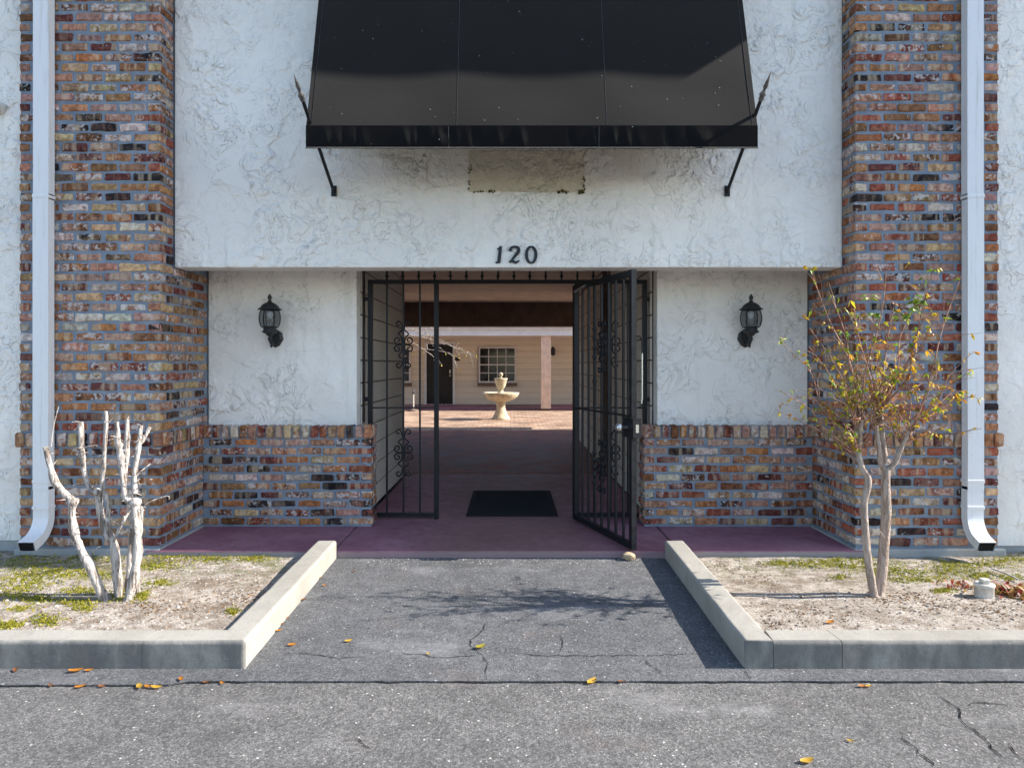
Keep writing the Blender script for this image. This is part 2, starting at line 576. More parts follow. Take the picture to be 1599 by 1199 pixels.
M_STUCCO = stucco("painted_stucco", 7.0, discolour=True)
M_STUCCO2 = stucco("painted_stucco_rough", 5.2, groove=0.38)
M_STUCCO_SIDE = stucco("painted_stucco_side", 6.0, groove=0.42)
M_BRICK = brick_mat("old_brick")
M_BRICK_MASS = brick_mat("old_brick_mass", True)
M_MORTAR = mortar_mat()
M_LOT = asphalt("weathered_asphalt", (0.140, 0.137, 0.137), (0.195, 0.190, 0.188), (0.40, 0.385, 0.37))
M_APRON = asphalt("sealed_asphalt", (0.120, 0.123, 0.131), (0.172, 0.175, 0.184), (0.34, 0.34, 0.34), 0.12)
def kerb_mat(*a_):
    mm = concrete(*a_)
    t = mm.node_tree; b = t.nodes["Principled BSDF"]
    src = b.inputs["Base Color"].links[0].from_socket
    w = NT.__new__(NT); w.m = mm; w.t = t; w.b = b; w.pos = None
    sx = w.n("SeparateXYZ"); w.l(w.position(), sx.inputs[0])
    road = w.ramp(sx.outputs[1], 3.158, 3.170, 1, 0)
    grime = w.ramp(w.noise(1.0, 5, 0.65, vec=w.scaled((5, 5, 2.2))), 0.34, 0.60, 0.25, 1.0)
    scuff = w.ramp(w.noise(1.0, 4, 0.7, vec=w.scaled((9, 9, 60))), 0.62, 0.70, 1, 0.55)
    fac = w.math("MULTIPLY", w.math("MULTIPLY", road, grime), scuff)
    w.setin(b.inputs["Base Color"], w.mix(fac, src, (0.145, 0.142, 0.136)))
    return mm


M_KERB = kerb_mat("kerb_concrete", (0.27, 0.255, 0.225), (0.36, 0.345, 0.31), (0.17, 0.16, 0.14), 2.0)
M_FOUND = concrete("foundation_concrete", (0.26, 0.27, 0.27), (0.38, 0.39, 0.39))
M_SLAB = painted_slab()
M_SOIL = soil_mat()
M_SLAB2 = plain('worn_brown_floor_paint', (0.22, 0.095, 0.07), 0.6, 0.12, var=0.5, scale=3.5, bump=0.2)
M_IRON = plain("black_iron_paint", (0.006, 0.0075, 0.011), 0.45, 0.3, var=0.4, scale=30, bump=0.2)
M_TIP = plain("lit_iron_tip", (0.16, 0.16, 0.165), 0.4, 0.5, 0.7, var=0.4, scale=40)  # paler than the shafts: lit silver gleam of the tips put into the colour
M_BLACK = plain("black_cast_metal", (0.015, 0.016, 0.018), 0.5, 0.5, var=0.4, scale=30, bump=0.2)
M_DIGIT = plain("black_number_paint", (0.014, 0.018, 0.024), 0.55, 0.4, var=0.3)
def alu():
    m = NT("white_aluminium")
    n1 = m.noise(1.0, 5, 0.65, vec=m.scaled((40, 40, 2.2)))
    c = m.mix(m.ramp(n1, 0.50, 0.74, 0, 0.5), (0.70, 0.715, 0.74), (0.47, 0.46, 0.43))
    c = m.mix(m.ramp(m.noise(90, 3), 0.68, 0.74, 0, 0.6), c, (0.25, 0.23, 0.2))
    m.base(c, m.ramp(n1, 0.3, 0.7, 0.36, 0.55), 0.45)
    m.bump(m.noise(5, 2), 0.08, 0.02)
    return m.m


M_ALU = alu()
M_DARK = plain("dark_inside", (0.012, 0.012, 0.013), 0.9, 0.1)
M_AWN = awning_mat()
M_SID = siding_mat("tunnel_siding_paint", (0.68, 0.64, 0.58))
M_SIDF = siding_mat("courtyard_siding_paint", (0.80, 0.71, 0.57))
M_CEIL = plain("peach_ceiling_paint", (0.80, 0.69, 0.60), 0.75, 0.2, var=0.12, scale=3)
M_BEAM = plain("brown_beam_paint", (0.17, 0.125, 0.10), 0.7, 0.2, var=0.2, scale=5)
M_TRIM = plain("white_trim_paint", (0.72, 0.71, 0.70), 0.6, 0.3, var=0.06, scale=5)
M_POST = plain("peach_post_paint", (0.74, 0.55, 0.43), 0.7, 0.25, var=0.12, scale=6)
M_WALLP = plain("building_paint", (0.5, 0.45, 0.4), 0.85, 0.2, var=0.1, scale=3)
M_ROOF = plain("roof_felt", (0.12, 0.11, 0.10), 0.9, 0.2)
M_MAT = plain("black_rubber_mat", (0.014, 0.015, 0.018), 0.85, 0.2, var=0.4, scale=60, bump=0.6, bscale=220)
M_BARK1 = bark("bleached_bark", (0.17, 0.14, 0.12), (0.47, 0.43, 0.40), (0.60, 0.59, 0.58))
M_BARK2 = bark("smooth_tan_bark", (0.27, 0.20, 0.16), (0.42, 0.345, 0.295), (0.30, 0.27, 0.24))
M_TWIG = plain("twig_bark", (0.29, 0.165, 0.115), 0.8, 0.2, var=0.5, scale=25)
M_LEAF = tinted("leaf_tints", 0.5, 0.35, 0.35)
M_LITTER = tinted("litter_tints", 0.85, 0.15)
M_STONE = plain("pale_fountain_stone", (0.50, 0.43, 0.31), 0.85, 0.2, var=0.28, scale=9, bump=0.6, bscale=30)
M_ROCK = plain("tan_rock", (0.40, 0.31, 0.20), 0.9, 0.2, var=0.4, scale=25, bump=0.7, bscale=50)
M_PVC = plain("white_pvc", (0.54, 0.51, 0.46), 0.55, 0.35, var=0.28, scale=22)
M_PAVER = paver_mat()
M_CRACK = plain("crack_shadow_dirt", (0.018, 0.017, 0.016), 1.0, 0.0, var=0.4, scale=40)
M_GLASS = glass_mat("seeded_glass", (0.42, 0.45, 0.48), 0.15)
M_BULB = plain("white_bulb", (0.8, 0.8, 0.78), 0.3, 0.4, var=0.03)
M_DOOR = plain("black_door_paint", (0.012, 0.012, 0.013), 0.4, 0.4, var=0.3)
M_STEEL = plain("satin_steel", (0.62, 0.62, 0.60), 0.28, 0.5, 0.9, var=0.08)
M_MOSS = plain("dry_moss", (0.085, 0.075, 0.018), 1.0, 0.0, var=0.7, scale=60, bump=0.8, bscale=150)
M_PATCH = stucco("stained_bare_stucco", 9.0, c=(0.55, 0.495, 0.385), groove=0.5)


def wpane():
    m = NT("dark_window_glass")
    n = m.noise(1.4, 3, 0.6, 0.8)
    m.base(m.mix(m.ramp(n, 0.5, 0.62), (0.012, 0.012, 0.014), (0.05, 0.055, 0.06)), 0.08, 0.6)
    return m.m


M_PANE = wpane()

# ------------------------------------------------------------------ layout numbers
PL0, PL1 = -3.605, -2.571           # left pier front
PR0, PR1 = 2.530, 3.586             # right pier front
YP, YPAN, YREC, YPL = 5.01, 5.21, 5.80, 5.71
ZS = 0.05                           # walkway height
SOF = 2.143
PITCH = 0.0733
Z_ROW0, Z_ROW1 = 0.800, 0.905

# ------------------------------------------------------------------ ground
g = MB(); S = 220
g.add([(-S, -S, -0.008), (S, -S, -0.008), (S, S, -0.008), (-S, S, -0.008)], [(0, 1, 2, 3)])
tag(g.build("ground", M_LOT), kind='structure')

rnd.seed(3)
front = []
x = -9.0
while x <= 9.01:
    base = 2.995 if x < -1.46 else 3.03
    front.append((x, base + rnd.uniform(-0.004, 0.004)))
    x += 0.06
poly = front + [(9, 3.21), (1.17, 3.21), (1.19, 4.99), (-1.33, 4.99), (-1.30, 3.21), (-9, 3.21)]
tag(MB().prism(poly, -0.03, 0.0).build("driveway", M_APRON, fix=True), kind='structure')


def ribbon(mb, pxs, w=0.005, z=0.0035, jag=0.01, ends=True):
    pts = []
    for (px, py) in pxs:
        d = CAM_Z * F / (py - 570)
        pts.append(Vector(((px - 797) * d / F, d, 0)))
    dense = []
    for a, b in zip(pts[:-1], pts[1:]):
        k = max(2, int((b - a).length / 0.025))
        for i in range(k):
            t = i / k
            p = a.lerp(b, t)
            if i:
                p += Vector((rnd.uniform(-jag, jag), rnd.uniform(-jag, jag), 0))
            dense.append(p)
    dense.append(pts[-1])
    n = len(dense)
    vs_, fs_ = [], []
    for i, p in enumerate(dense):
        t = (dense[min(i + 1, n - 1)] - dense[max(i - 1, 0)]).normalized()
        nrm = Vector((-t.y, t.x, 0))
        ww = w * rnd.uniform(0.35, 1.3) * (min(1, 0.25 + 4 * min(i, n - 1 - i) / n) if ends else 1)
        zz = z if p.y > 3.03 else z - 0.008
        for s in (-1, 1):
            q = p + nrm * ww * s * 0.5
            vs_.append((q.x, q.y, zz))
    for i in range(n - 1):
        fs_.append((2 * i, 2 * i + 1, 2 * i + 3, 2 * i + 2))
    mb.add(vs_, fs_)


cr = MB()
for c_ in ([(735, 970), (762, 974), (752, 985), (740, 997), (735, 1001), (737, 1011), (755, 1025), (762, 1034), (759, 1044), (760, 1062)],
           [(620, 1014), (632, 1021), (662, 1022), (680, 1027), (720, 1025), (750, 1024)],
           [(437, 1021), (470, 1021), (500, 1023), (530, 1028), (575, 1025)],
           [(762, 1024), (800, 1019), (837, 1024), (890, 1024), (950, 1024), (1025, 1023), (1095, 1021)],
           [(1009, 1030), (1020, 1042), (1034, 1052)], [(872, 990), (878, 1006), (876, 1018)],
           [(1163, 1046), (1172, 1062)]):
    ribbon(cr, c_, 0.0046)
for c_ in ([(1449, 1071), (1470, 1086), (1497, 1103), (1504, 1125), (1521, 1136), (1547, 1160), (1561, 1175), (1588, 1197)],
           [(1407, 1139), (1417, 1156), (1434, 1174), (1469, 1199)], [(1575, 1160), (1590, 1178), (1610, 1190)],
           [(556, 1150), (566, 1158), (578, 1166)], [(1500, 1098), (1540, 1095), (1580, 1100)]):
    ribbon(cr, c_, 0.0056)
tag(cr.build("asphalt_cracks", M_CRACK), kind='structure')
jr = MB()
vs_, fs_ = [], []
for i, (fx, fy) in enumerate(front):
    w_ = rnd.uniform(0.002, 0.009)
    vs_ += [(fx, fy - 0.0005, -0.005), (fx, fy - w_, -0.005)]
    if i: fs_.append((2 * i - 2, 2 * i - 1, 2 * i + 1, 2 * i))
jr.add(vs_, fs_)
tag(jr.build("pavement_seam", M_CRACK), kind='structure')

# walkway: painted slabs with open joints
for nm, xa, xb, ya, yb in (("walkway", -2.66, -1.296, 4.965, 5.95), ("walkway", -1.284, 1.222, 4.965, 8.50), ("walkway", 1.234, 2.62, 4.965, 5.95),
                           ("walkway", -6.0, 6.0, 8.512, 14.1)):
    b = MB().box(xa, xb, ya, yb, -0.10, ZS)
    tag(b.build(nm, M_SLAB if yb < 9 else M_SLAB2, bevel=0.010, seg=2), kind='structure')
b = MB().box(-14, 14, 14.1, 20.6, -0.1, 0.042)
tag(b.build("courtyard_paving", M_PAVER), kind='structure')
b = MB().box(-14, 14, 20.604, 22.7, -0.1, 0.10)
tag(b.build("far_walkway", M_SLAB), kind='structure')


# planting beds
def soil_z(x, y):
    zb = 0.012 if x < 0 else 0.006
    t = min(1, max(0, (y - 3.25) / 1.65))
    t = t * t * (3 - 2 * t)
    z = 0.090 * (1 - t) + zb * t
    z += 0.012 * mnoise.noise(Vector((x * 2.1, y * 2.1, 0.3))) + 0.006 * mnoise.noise(Vector((x * 9, y * 9, 1.3)))
    return z


for xa, xb in ((-7.5, -1.28), (1.16, 7.5)):
    nx, ny = int((xb - xa) / 0.035), 56
    vs_, fs_ = [], []
    for i in range(nx + 1):
        for j in range(ny + 1):
            X = xa + (xb - xa) * i / nx; Y = 3.22 + 1.93 * j / ny
            vs_.append((X, Y, soil_z(X, Y)))
    for i in range(nx):
        for j in range(ny):
            a = i * (ny + 1) + j
            fs_.append((a, a + ny + 1, a + ny + 2, a + 1))
    m_ = MB().add(vs_, fs_, smooth=True)
    tag(m_.build("soil_bed", M_SOIL), kind='structure')

# kerbs, cast in lengths with open joints
KZ = 0.128
for poly in ([(-1.70, 3.15), (-1.225, 3.15), (-1.262, 4.955), (-1.405, 4.955), (-1.372, 3.295), (-1.69, 3.295)],
             [(-4.70, 3.15), (-1.7025, 3.15), (-1.6925, 3.295), (-4.70, 3.295)],
             [(-8.0, 3.15), (-4.706, 3.15), (-4.706, 3.295), (-8.0, 3.295)],
             [(1.214, 3.15), (1.080, 3.15), (1.122, 4.955), (1.258, 4.955), (1.222, 3.295)],
             [(1.2165, 3.15), (1.530, 3.15), (1.515, 3.295), (1.2245, 3.295)],
             [(1.5328, 3.15), (4.6, 3.15), (4.6, 3.295), (1.5178, 3.295)],
             [(4.606, 3.15), (8.0, 3.15), (8.0, 3.295), (4.606, 3.295)]):
    k = MB().prism(poly, -0.05, KZ)
    o = k.build("kerb", M_KERB, fix=True)
    bm = bmesh.new(); bm.from_mesh(o.data)
    ed = [e for e in bm.edges if all(v.co.z > KZ - .001 for v in e.verts) and e.calc_length() > .25]
    ed += [e for e in bm.edges if abs(e.verts[0].co.z - e.verts[1].co.z) > .1 and min(abs(e.verts[0].co.x - q) for q in (-1.225, 1.080)) < .002]
    bmesh.ops.bevel(bm, geom=ed, offset=0.018, segments=4, affect='EDGES', profile=0.5)
    long_ = [e for e in bm.edges if e.calc_length() > .5]
    bmesh.ops.subdivide_edges(bm, edges=long_, cuts=24)
    for v in bm.verts:
        q = Vector((v.co.x * 5, v.co.y * 5, v.co.z * 9))
        f_ = max(0, min(1, (v.co.z + .02) / .1))
        v.co += Vector((mnoise.noise(q), mnoise.noise(q + Vector((9, 0, 0))), mnoise.noise(q + Vector((0, 7, 0))))) * .0036 * f_
    bm.to_mesh(o.data); bm.free()
    tag(o, kind='structure')

# pier footings
for xa, xb in ((PL0 - 0.02, PL1 + 0.01), (PR0 - 0.02, PR1 + 0.03)):
    f = MB().box(xa, xb, 4.975, 5.9, -0.2, 0.060)
    tag(f.build("footing", M_FOUND, bevel=0.012), kind='structure')

# ------------------------------------------------------------------ bricks
rnd.seed(21)
PALETTE = {
    'tan': (0.40, 0.205, 0.10), 'buff': (0.47, 0.335, 0.18), 'salmon': (0.40, 0.205, 0.145), 'brown': (0.185, 0.080, 0.036),
    'black': (0.026, 0.021, 0.023), 'white': (0.55, 0.49, 0.42), 'red': (0.28, 0.078, 0.048), 'orange': (0.40, 0.165, 0.062),
    'maroon': (0.125, 0.036, 0.036), 'pink': (0.44, 0.27, 0.225)}
W_UPPER_L = dict(tan=26, buff=16, salmon=16, brown=13, black=13, white=9, red=6, orange=6, maroon=8, pink=12)
W_MID_L = dict(tan=20, buff=12, salmon=14, brown=10, black=7, white=14, red=12, orange=9, maroon=8, pink=14)
W_LOW = dict(tan=14, buff=12, salmon=10, brown=12, black=11, white=15, red=24, orange=9, maroon=13, pink=10)
W_UPPER_R = dict(tan=14, buff=8, salmon=16, brown=12, black=11, white=13, red=22, orange=8, maroon=11, pink=16)


def pick(wd):
    k = rnd.choices(list(wd), list(wd.values()))[0]
    c = PALETTE[k]
    f = rnd.uniform(0.66, 1.28)
    return tuple(min(1, max(0.01, x * f * rnd.uniform(0.92, 1.08))) for x in c)


def brick_mesh(L, D, H, seed):
    """one worn brick: a bevelled box with uneven edges, centred on x and z, front face at y=0"""
    r = random.Random(seed)
    bm = bmesh.new()
    bmesh.ops.create_cube(bm, size=1.0)
    for v in bm.verts:
        v.co = Vector((v.co.x * L, (v.co.y + 0.5) * D, v.co.z * H))
    bmesh.ops.bevel(bm, geom=bm.edges[:], offset=0.0085, segments=1, affect='EDGES')
    long = [e for e in bm.edges if abs(e.verts[0].co.x - e.verts[1].co.x) > L * 0.5]
    if long and L > 0.12:
        bmesh.ops.subdivide_edges(bm, edges=long, cuts=2, use_grid_fill=True)
    for v in bm.verts:
        v.co += Vector((r.uniform(-1, 1) * 0.0050, r.uniform(-1, 1) * 0.0026, r.uniform(-1, 1) * 0.0048))
    me = bpy.data.meshes.new("brick")
    bm.to_mesh(me); bm.free()
    me.materials.append(M_BRICK)
    return me


BH = 0.0568
V_STR = [brick_mesh(0.199, 0.09, BH, s) for s in range(10)]
V_HEAD = [brick_mesh(0.090, 0.09, BH, 40 + s) for s in range(6)]
V_MID = [brick_mesh(0.140, 0.09, BH, 60 + s) for s in range(5)]
V_ROWL = [brick_mesh(0.059, 0.12, 0.099, 80 + s) for s in range(6)]


class BrickThing:
    def __init__(self, root):
        self.root = root; self.items = []

    def put(self, variants, X, Y, Z, rz, colr, size, sc=1.0):
        self.items.append((rnd.choice(variants), Vector((X, Y, Z)), rz, colr, size, sc))

    def finish(self, limit=300):
        self.items.sort(key=lambda t: -t[4])
        for me, p, rz, c, size, sc in self.items[:limit]:
            o = link("brick", me, self.root, p - self.root.location, (rnd.uniform(-.008, .008), rnd.uniform(-.012, .012), rz))
            o.scale = (sc, 1, rnd.uniform(0.94, 1.06))
            o.color = (*c, 1)
        rest = self.items[limit:]
        if rest:
            mb = MB()
            for me, p, rz, c, size, sc in rest:
                mt = Matrix.Translation(p - self.root.location) @ Matrix.Rotation(rz, 4, 'Z') @ Matrix.Diagonal((sc, 1, 1, 1))
                mb.add([mt @ v.co for v in me.vertices], [tuple(q.vertices) for q in me.polygons], c)
            tag(mb.build("return_bricks", M_BRICK_MASS, self.root, colours=True), kind='stuff')


def run_front(bt, xa, xb, yf, z, wd, corner, first, size=1.0, sgn=1):
    """one course on a front face, laid from the corner at xa (sgn=+1) or xb (sgn=-1)"""
    L = xb - xa
    pos = 0.0
    seq = [first]
    while True:
        kind = seq[-1] if len(seq) == 1 and pos == 0 else 's'
        ln = {'s': 0.199, 'h': 0.090}[kind]
        if pos + ln > L + 0.004:
            rem = L - pos
            if rem < 0.05: break
            if rem < 0.11: var, base = V_HEAD, 0.090
            elif rem < 0.17: var, base = V_MID, 0.140
            else: var, base = V_STR, 0.199
            cx = pos + rem / 2
            X = xa + cx if sgn > 0 else xb - cx
            bt.put(var, X, yf + rnd.uniform(-.003, .003), z, 0, pick(wd), size * 0.6, rem / base)
            break
        u = rnd.uniform(0.94, 1.03)
        cx = pos + ln / 2
        X = xa + cx if sgn > 0 else xb - cx
        bt.put(V_STR if kind == 's' else V_HEAD, X, yf + rnd.uniform(-.005, .004), z + rnd.uniform(-.003, .003), 0, pick(wd), size * (1 if kind == 's' else .6), u if pos > 0 else 1.0)
        pos += ln + 0.014
        if len(seq) == 1: seq.append('s')


def run_return(bt, xf, ya, yb, z, wd, first, side):
    """a course on a face along the depth direction; side=+1 faces +x"""
    rz = math.pi / 2 if side > 0 else -math.pi / 2
    pos = 0.0; L = yb - ya; k = 0
    while L - pos > 0.05:
        ln = 0.199 if (k or first == 's') else 0.090
        k += 1
        if pos == 0 and first in ('corner_h', 'corner_s'):
            pos = (0.090 if first == 'corner_h' else 0.199) + 0.014
            continue
        ln = min(ln, L - pos)
        var, base = (V_STR, .199) if ln > .17 else ((V_MID, .14) if ln > .11 else (V_HEAD, .090))
        bt.put(var, xf + rnd.uniform(-.003, .003), ya + pos + ln / 2, z + rnd.uniform(-.002, .002), rz, pick(wd), 0.4, ln / base)
        pos += ln + 0.014


def pier(xa, xb, corner_x, side, label, wl, wm, wr):
    root = empty("brick_pier", (0.5 * (xa + xb), YP, 0.06), label, "brick pier", "brick piers flanking the gateway")
    core = MB().box(xa + 0.007, xb - 0.007, YP + 0.007, 5.85, 0.06, 5.29)
    c_ = core.build("mortar", M_MORTAR, root, -root.location)
    bt = BrickThing(root)
    sgn = -1 if side > 0 else 1
    # courses above and below the row of upright bricks
    zs = [Z_ROW0 - PITCH * (i + 0.5) for i in range(10)] + [Z_ROW1 + 0.004 + PITCH * (i + 0.5) for i in range(47)]
    for i, z in enumerate(zs):
        wd = wl if z < 1.1 else (wm if z < 2.0 else wr)
        odd = i % 2
        run_front(bt, xa, xb, YP, z, wd, None, 's' if odd else 'h', 1.0, sgn)
        yend = YREC if z < SOF + 0.02 else YPAN
        # the corner brick shows its end or its long side on the return
        zz = z
        if odd:
            bt_first = 'corner_h'
        else:
            bt_first = 's'
        if bt_first == 's':
            bt.put(V_STR, corner_x + 0.0015 * side, YP + 0.0995, zz, math.pi / 2 if side > 0 else -math.pi / 2, pick(wd), 0.45)
            run_return(bt, corner_x, YP, yend, zz, wd, 'corner_s', side)
        else:
            run_return(bt, corner_x, YP, yend, zz, wd, 'corner_h', side)
    zr = 0.5 * (Z_ROW0 + Z_ROW1)
    wd = wl
    xo0, xo1 = (xa - 0.033, xb + 0.018) if side > 0 else (xa - 0.018, xb + 0.033)
    n = int((xo1 - xo0) / PITCH)
    st = (xo1 - xo0) / n
    for i in range(n):
        bt.put(V_ROWL, xo0 + st * (i + .5), YP - 0.018, zr, 0, pick(wd), 0.9, rnd.uniform(.92, 1.08))
    n2 = int((YREC - YP) / PITCH)
    for i in range(n2):
        bt.put(V_ROWL, corner_x + 0.018 * side, YP + 0.02 + PITCH * (i + .5), zr, math.pi / 2 if side > 0 else -math.pi / 2, pick(wd), 0.5)
    bt.finish(300)
    return root


pier(PL0, PL1, PL1, 1, "brick pier of tan and buff old bricks behind the cut-back bare shrub", W_LOW, W_MID_L, W_UPPER_L)
pier(PR0, PR1, PR0, -1, "reddish brick pier standing behind the young leafy tree", W_LOW, W_UPPER_R, W_UPPER_R)


def plinth(xa, xb, inner, side, label):
    root = empty("brick_plinth", (0.5 * (xa + xb), YPL, ZS), label, "brick plinth", "low brick plinths beside the gateway")
    core = MB().box(xa, xb - 0.01 if side > 0 else xb, YPL + 0.007, 5.93, ZS, 0.885) if side > 0 else MB().box(xa + 0.01, xb, YPL + 0.007, 5.93, ZS, 0.885)
    core.build("mortar", M_MORTAR, root, -root.location)
    bt = BrickThing(root)
    for i in range(10):
        z = 0.790 - PITCH * (i + 0.5)
        run_front(bt, xa, xb, YPL, z, W_LOW if i > 2 else W_MID_L, None, 's' if i % 2 else 'h', 1.0, -1 if side > 0 else 1)
        run_return(bt, inner, YPL, 5.93, z, W_LOW, 'corner_h' if i % 2 else 's', side)
    n = int((xb - xa) / PITCH); st = (xb - xa) / n
    for i in range(n):
        bt.put(V_ROWL, xa + st * (i + .5), YPL - 0.012, 0.843, 0, pick(W_MID_L), 0.8, rnd.uniform(.92, 1.08))
    for i in range(2):
        bt.put(V_ROWL, inner + 0.008 * side, YPL + 0.03 + PITCH * (i + .5), 0.843, math.pi / 2 if side > 0 else -math.pi / 2, pick(W_MID_L), 0.3)
    bt.finish(300)


plinth(-2.571, -1.157, -1.157, 1, "low brick plinth capped with upright bricks at the fixed gate panel")
plinth(1.114, 2.530, 1.114, -1, "low brick plinth capped with upright bricks beside the open gate leaf")


# ------------------------------------------------------------------ stucco walls
def wall(name, label, boxes, mat, bevel=0.008, cat="wall"):
    mb = MB()
    for bx in boxes: mb.box(*bx)
    o = mb.build(name, mat, bevel=bevel, seg=2)
    return tag(o, label, cat)


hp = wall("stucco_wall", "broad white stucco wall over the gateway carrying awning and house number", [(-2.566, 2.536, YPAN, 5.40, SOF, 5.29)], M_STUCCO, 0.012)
sf = MB().box(-2.56, 2.53, 5.403, 6.10, 2.265, 2.40)
sf.build("soffit", M_TRIM, hp)
# old patch where a sign was taken down, and moss along its lower edge
pt = MB()
rnd.seed(8)
px0, px1, pz0, pz1 = (733 - 797) * 5.21 / F, (912 - 797) * 5.21 / F, CAM_Z + (570 - 300) * 5.21 / F, 3.03
poly = []
for i in range(24): poly.append((px0 + (px1 - px0) * i / 24, pz0 + rnd.uniform(-.008, .008)))
poly += [(px1 + rnd.uniform(-.006, .006), pz0 + (pz1 - pz0) * i / 8) for i in range(9)]
poly += [(px0 + rnd.uniform(-.006, .006), pz1 - (pz1 - pz0) * i / 8) for i in range(8)]
n = len(poly)
pt.add([(x, YPAN - 0.004, z) for x, z in poly] + [(x, YPAN + 0.002, z) for x, z in poly], [tuple(range(n))] + [(i, n + i, n + (i + 1) % n, (i + 1) % n) for i in range(n)])
o = pt.build("stained_patch", M_PATCH, hp, fix=True)
ms = MB()
for xa_, xb_ in ((px0, px0 + .20), (px1 - .20, px1 - .12), (px1 - .05, px1)):
    for k in range(18):
        X = rnd.uniform(xa_, xb_); Z = pz0 + rnd.gauss(0, .006)
        r_ = rnd.uniform(.004, .009)
        ms.lathe([(r_ * .3, -r_), (r_, 0), (r_ * .3, r_)], 5, X, YPAN - .006, Z)
for k in range(16):
    ms.lathe([(.002, -.006), (.005, 0), (.002, .006)], 5, px0 + rnd.gauss(0, .006), YPAN - .006, rnd.uniform(pz0, pz0 + .22))
    ms.lathe([(.002, -.006), (.005, 0), (.002, .006)], 5, px1 + rnd.gauss(0, .006), YPAN - .006, rnd.uniform(pz0, pz0 + .12))
tag(ms.build("moss", M_MOSS, hp), kind='stuff')

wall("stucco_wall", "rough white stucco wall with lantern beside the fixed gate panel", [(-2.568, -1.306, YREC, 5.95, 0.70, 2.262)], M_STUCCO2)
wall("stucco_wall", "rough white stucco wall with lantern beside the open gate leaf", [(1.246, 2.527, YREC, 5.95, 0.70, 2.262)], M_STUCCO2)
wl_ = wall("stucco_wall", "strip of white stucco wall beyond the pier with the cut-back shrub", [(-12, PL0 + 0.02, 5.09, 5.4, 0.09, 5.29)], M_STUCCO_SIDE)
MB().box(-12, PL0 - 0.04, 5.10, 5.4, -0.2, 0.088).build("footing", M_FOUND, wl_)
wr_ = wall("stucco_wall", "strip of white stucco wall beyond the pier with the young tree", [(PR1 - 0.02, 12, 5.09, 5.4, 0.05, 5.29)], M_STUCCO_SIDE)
MB().box(PR1 + 0.05, 12, 5.10, 5.4, -0.2, 0.048).build("footing", M_FOUND, wr_)

# unseen roof; deep eave shades the facade, lowered to darken the awning
ro = MB()
ro.box(-13, 4.10, 4.660, 6.0, 5.30, 5.50)
ro.box(4.103, 16, 4.855, 6.0, 5.30, 5.50)
ro.box(-13, 16, 6.003, 14.3, 5.30, 5.50)
tag(ro.build("roof", M_ROOF), kind='structure')
bd = MB()
bd.box(-12, 12, 5.5, 14.05, 2.80, 5.29)
bd.box(-12, -1.50, 6.0, 8.20, -0.05, 2.797)
bd.box(-12, -4.5, 8.203, 14.0, -0.05, 2.797)
bd.box(1.44, 12, 6.0, 8.55, -0.05, 2.797)
bd.box(1.44, 12, 9.25, 12.2, -0.05, 2.797)
bd.box(4.5, 12, 12.203, 14.0, -0.05, 2.797)
tag(bd.build("building", M_WALLP), kind='structure')


# passage walls, clad with lap boards
def plank_wall(root, x, side, ya, yb, z0, z1, expo, mat):
    k = 0; z = z0
    me = None
    ln = yb - ya
    mb = MB()
    a = 0.012
    # one board, square edged with an open joint below it
    mb.box(min(0, a * side), max(0, a * side), 0, ln, 0, expo - .013)
    me = mb.mesh("plank", mat)
    bm = bmesh.new(); bm.from_mesh(me); bmesh.ops.recalc_face_normals(bm, faces=bm.faces)
    bmesh.ops.bevel(bm, geom=bm.edges[:], offset=.0025, segments=1, affect='EDGES')
    bm.to_mesh(me); bm.free()
    while z < z1:
        link("plank", me, root, (x - root.location.x, ya - root.location.y, z - root.location.z))
        z += expo


pw = empty("passage_wall", (-1.32, 5.95, ZS), "passage wall of cream lap boards behind the fixed gate panel", "wall")
MB().box(-1.495, -1.31, 5.96, 8.27, ZS, 2.79).build("backing", M_BEAM, pw, -pw.location)
plank_wall(pw, -1.310, 1, 5.955, 8.26, ZS + 0.012, 2.6, 0.198, M_SID)
MB().box(-1.33, -1.290, 8.262, 8.30, ZS, 2.78).build("corner_board", M_SID, pw, -pw.location)
pw = empty("passage_wall", (1.24, 5.95, ZS), "passage wall of cream lap boards behind the open gate leaf", "wall")
MB().box(1.235, 1.435, 5.96, 8.60, ZS, 2.79).build("backing", M_BEAM, pw, -pw.location)
plank_wall(pw, 1.235, -1, 5.955, 8.59, ZS + 0.012, 2.6, 0.198, M_SID)
pw = empty("passage_wall", (1.24, 9.15, ZS), "farther lap-board passage wall past the side opening", "wall")
MB().box(1.235, 1.435, 9.16, 12.2, ZS, 2.79).build("backing", M_BEAM, pw, -pw.location)
MB().box(1.44, 4.4, 9.15, 9.245, ZS, 2.79).build("return_wall", M_POST, pw, -pw.location)
plank_wall(pw, 1.235, -1, 9.155, 12.19, ZS + 0.012, 2.6, 0.198, M_SID)

ce = empty("passage_ceiling", (0, 6.1, 2.66), "peach boarded ceiling over the passage", "ceiling")
y = 6.11
while y < 13.9:
    MB().box(-4.4, 4.4, y, y + 1.09, 2.66, 2.70).build("panel", M_CEIL, ce, -ce.location, bevel=0.006, seg=1)
    y += 1.10
MB().box(-4.4, 4.4, 6.1, 14.0, 2.705, 2.79).build("backing", M_BEAM, ce, -ce.location)
bm_ = MB().box(-4.45, 4.45, 13.75, 14.05, 2.18, 2.70)
tag(bm_.build("passage_beam", M_BEAM, bevel=0.006), "dark brown beam across the far mouth of the passage", "beam")

# ------------------------------------------------------------------ courtyard
fb = empty("courtyard_building", (0, 22.5, 0.1), "cream lap-board building with porch beyond the courtyard fountain", "building")


def fl(mb, name, mat, parent=fb, **kw):
    o = mb.build(name, mat, parent, **kw)
    o.location = -fb.location if parent is fb else (0, 0, 0)
    return o


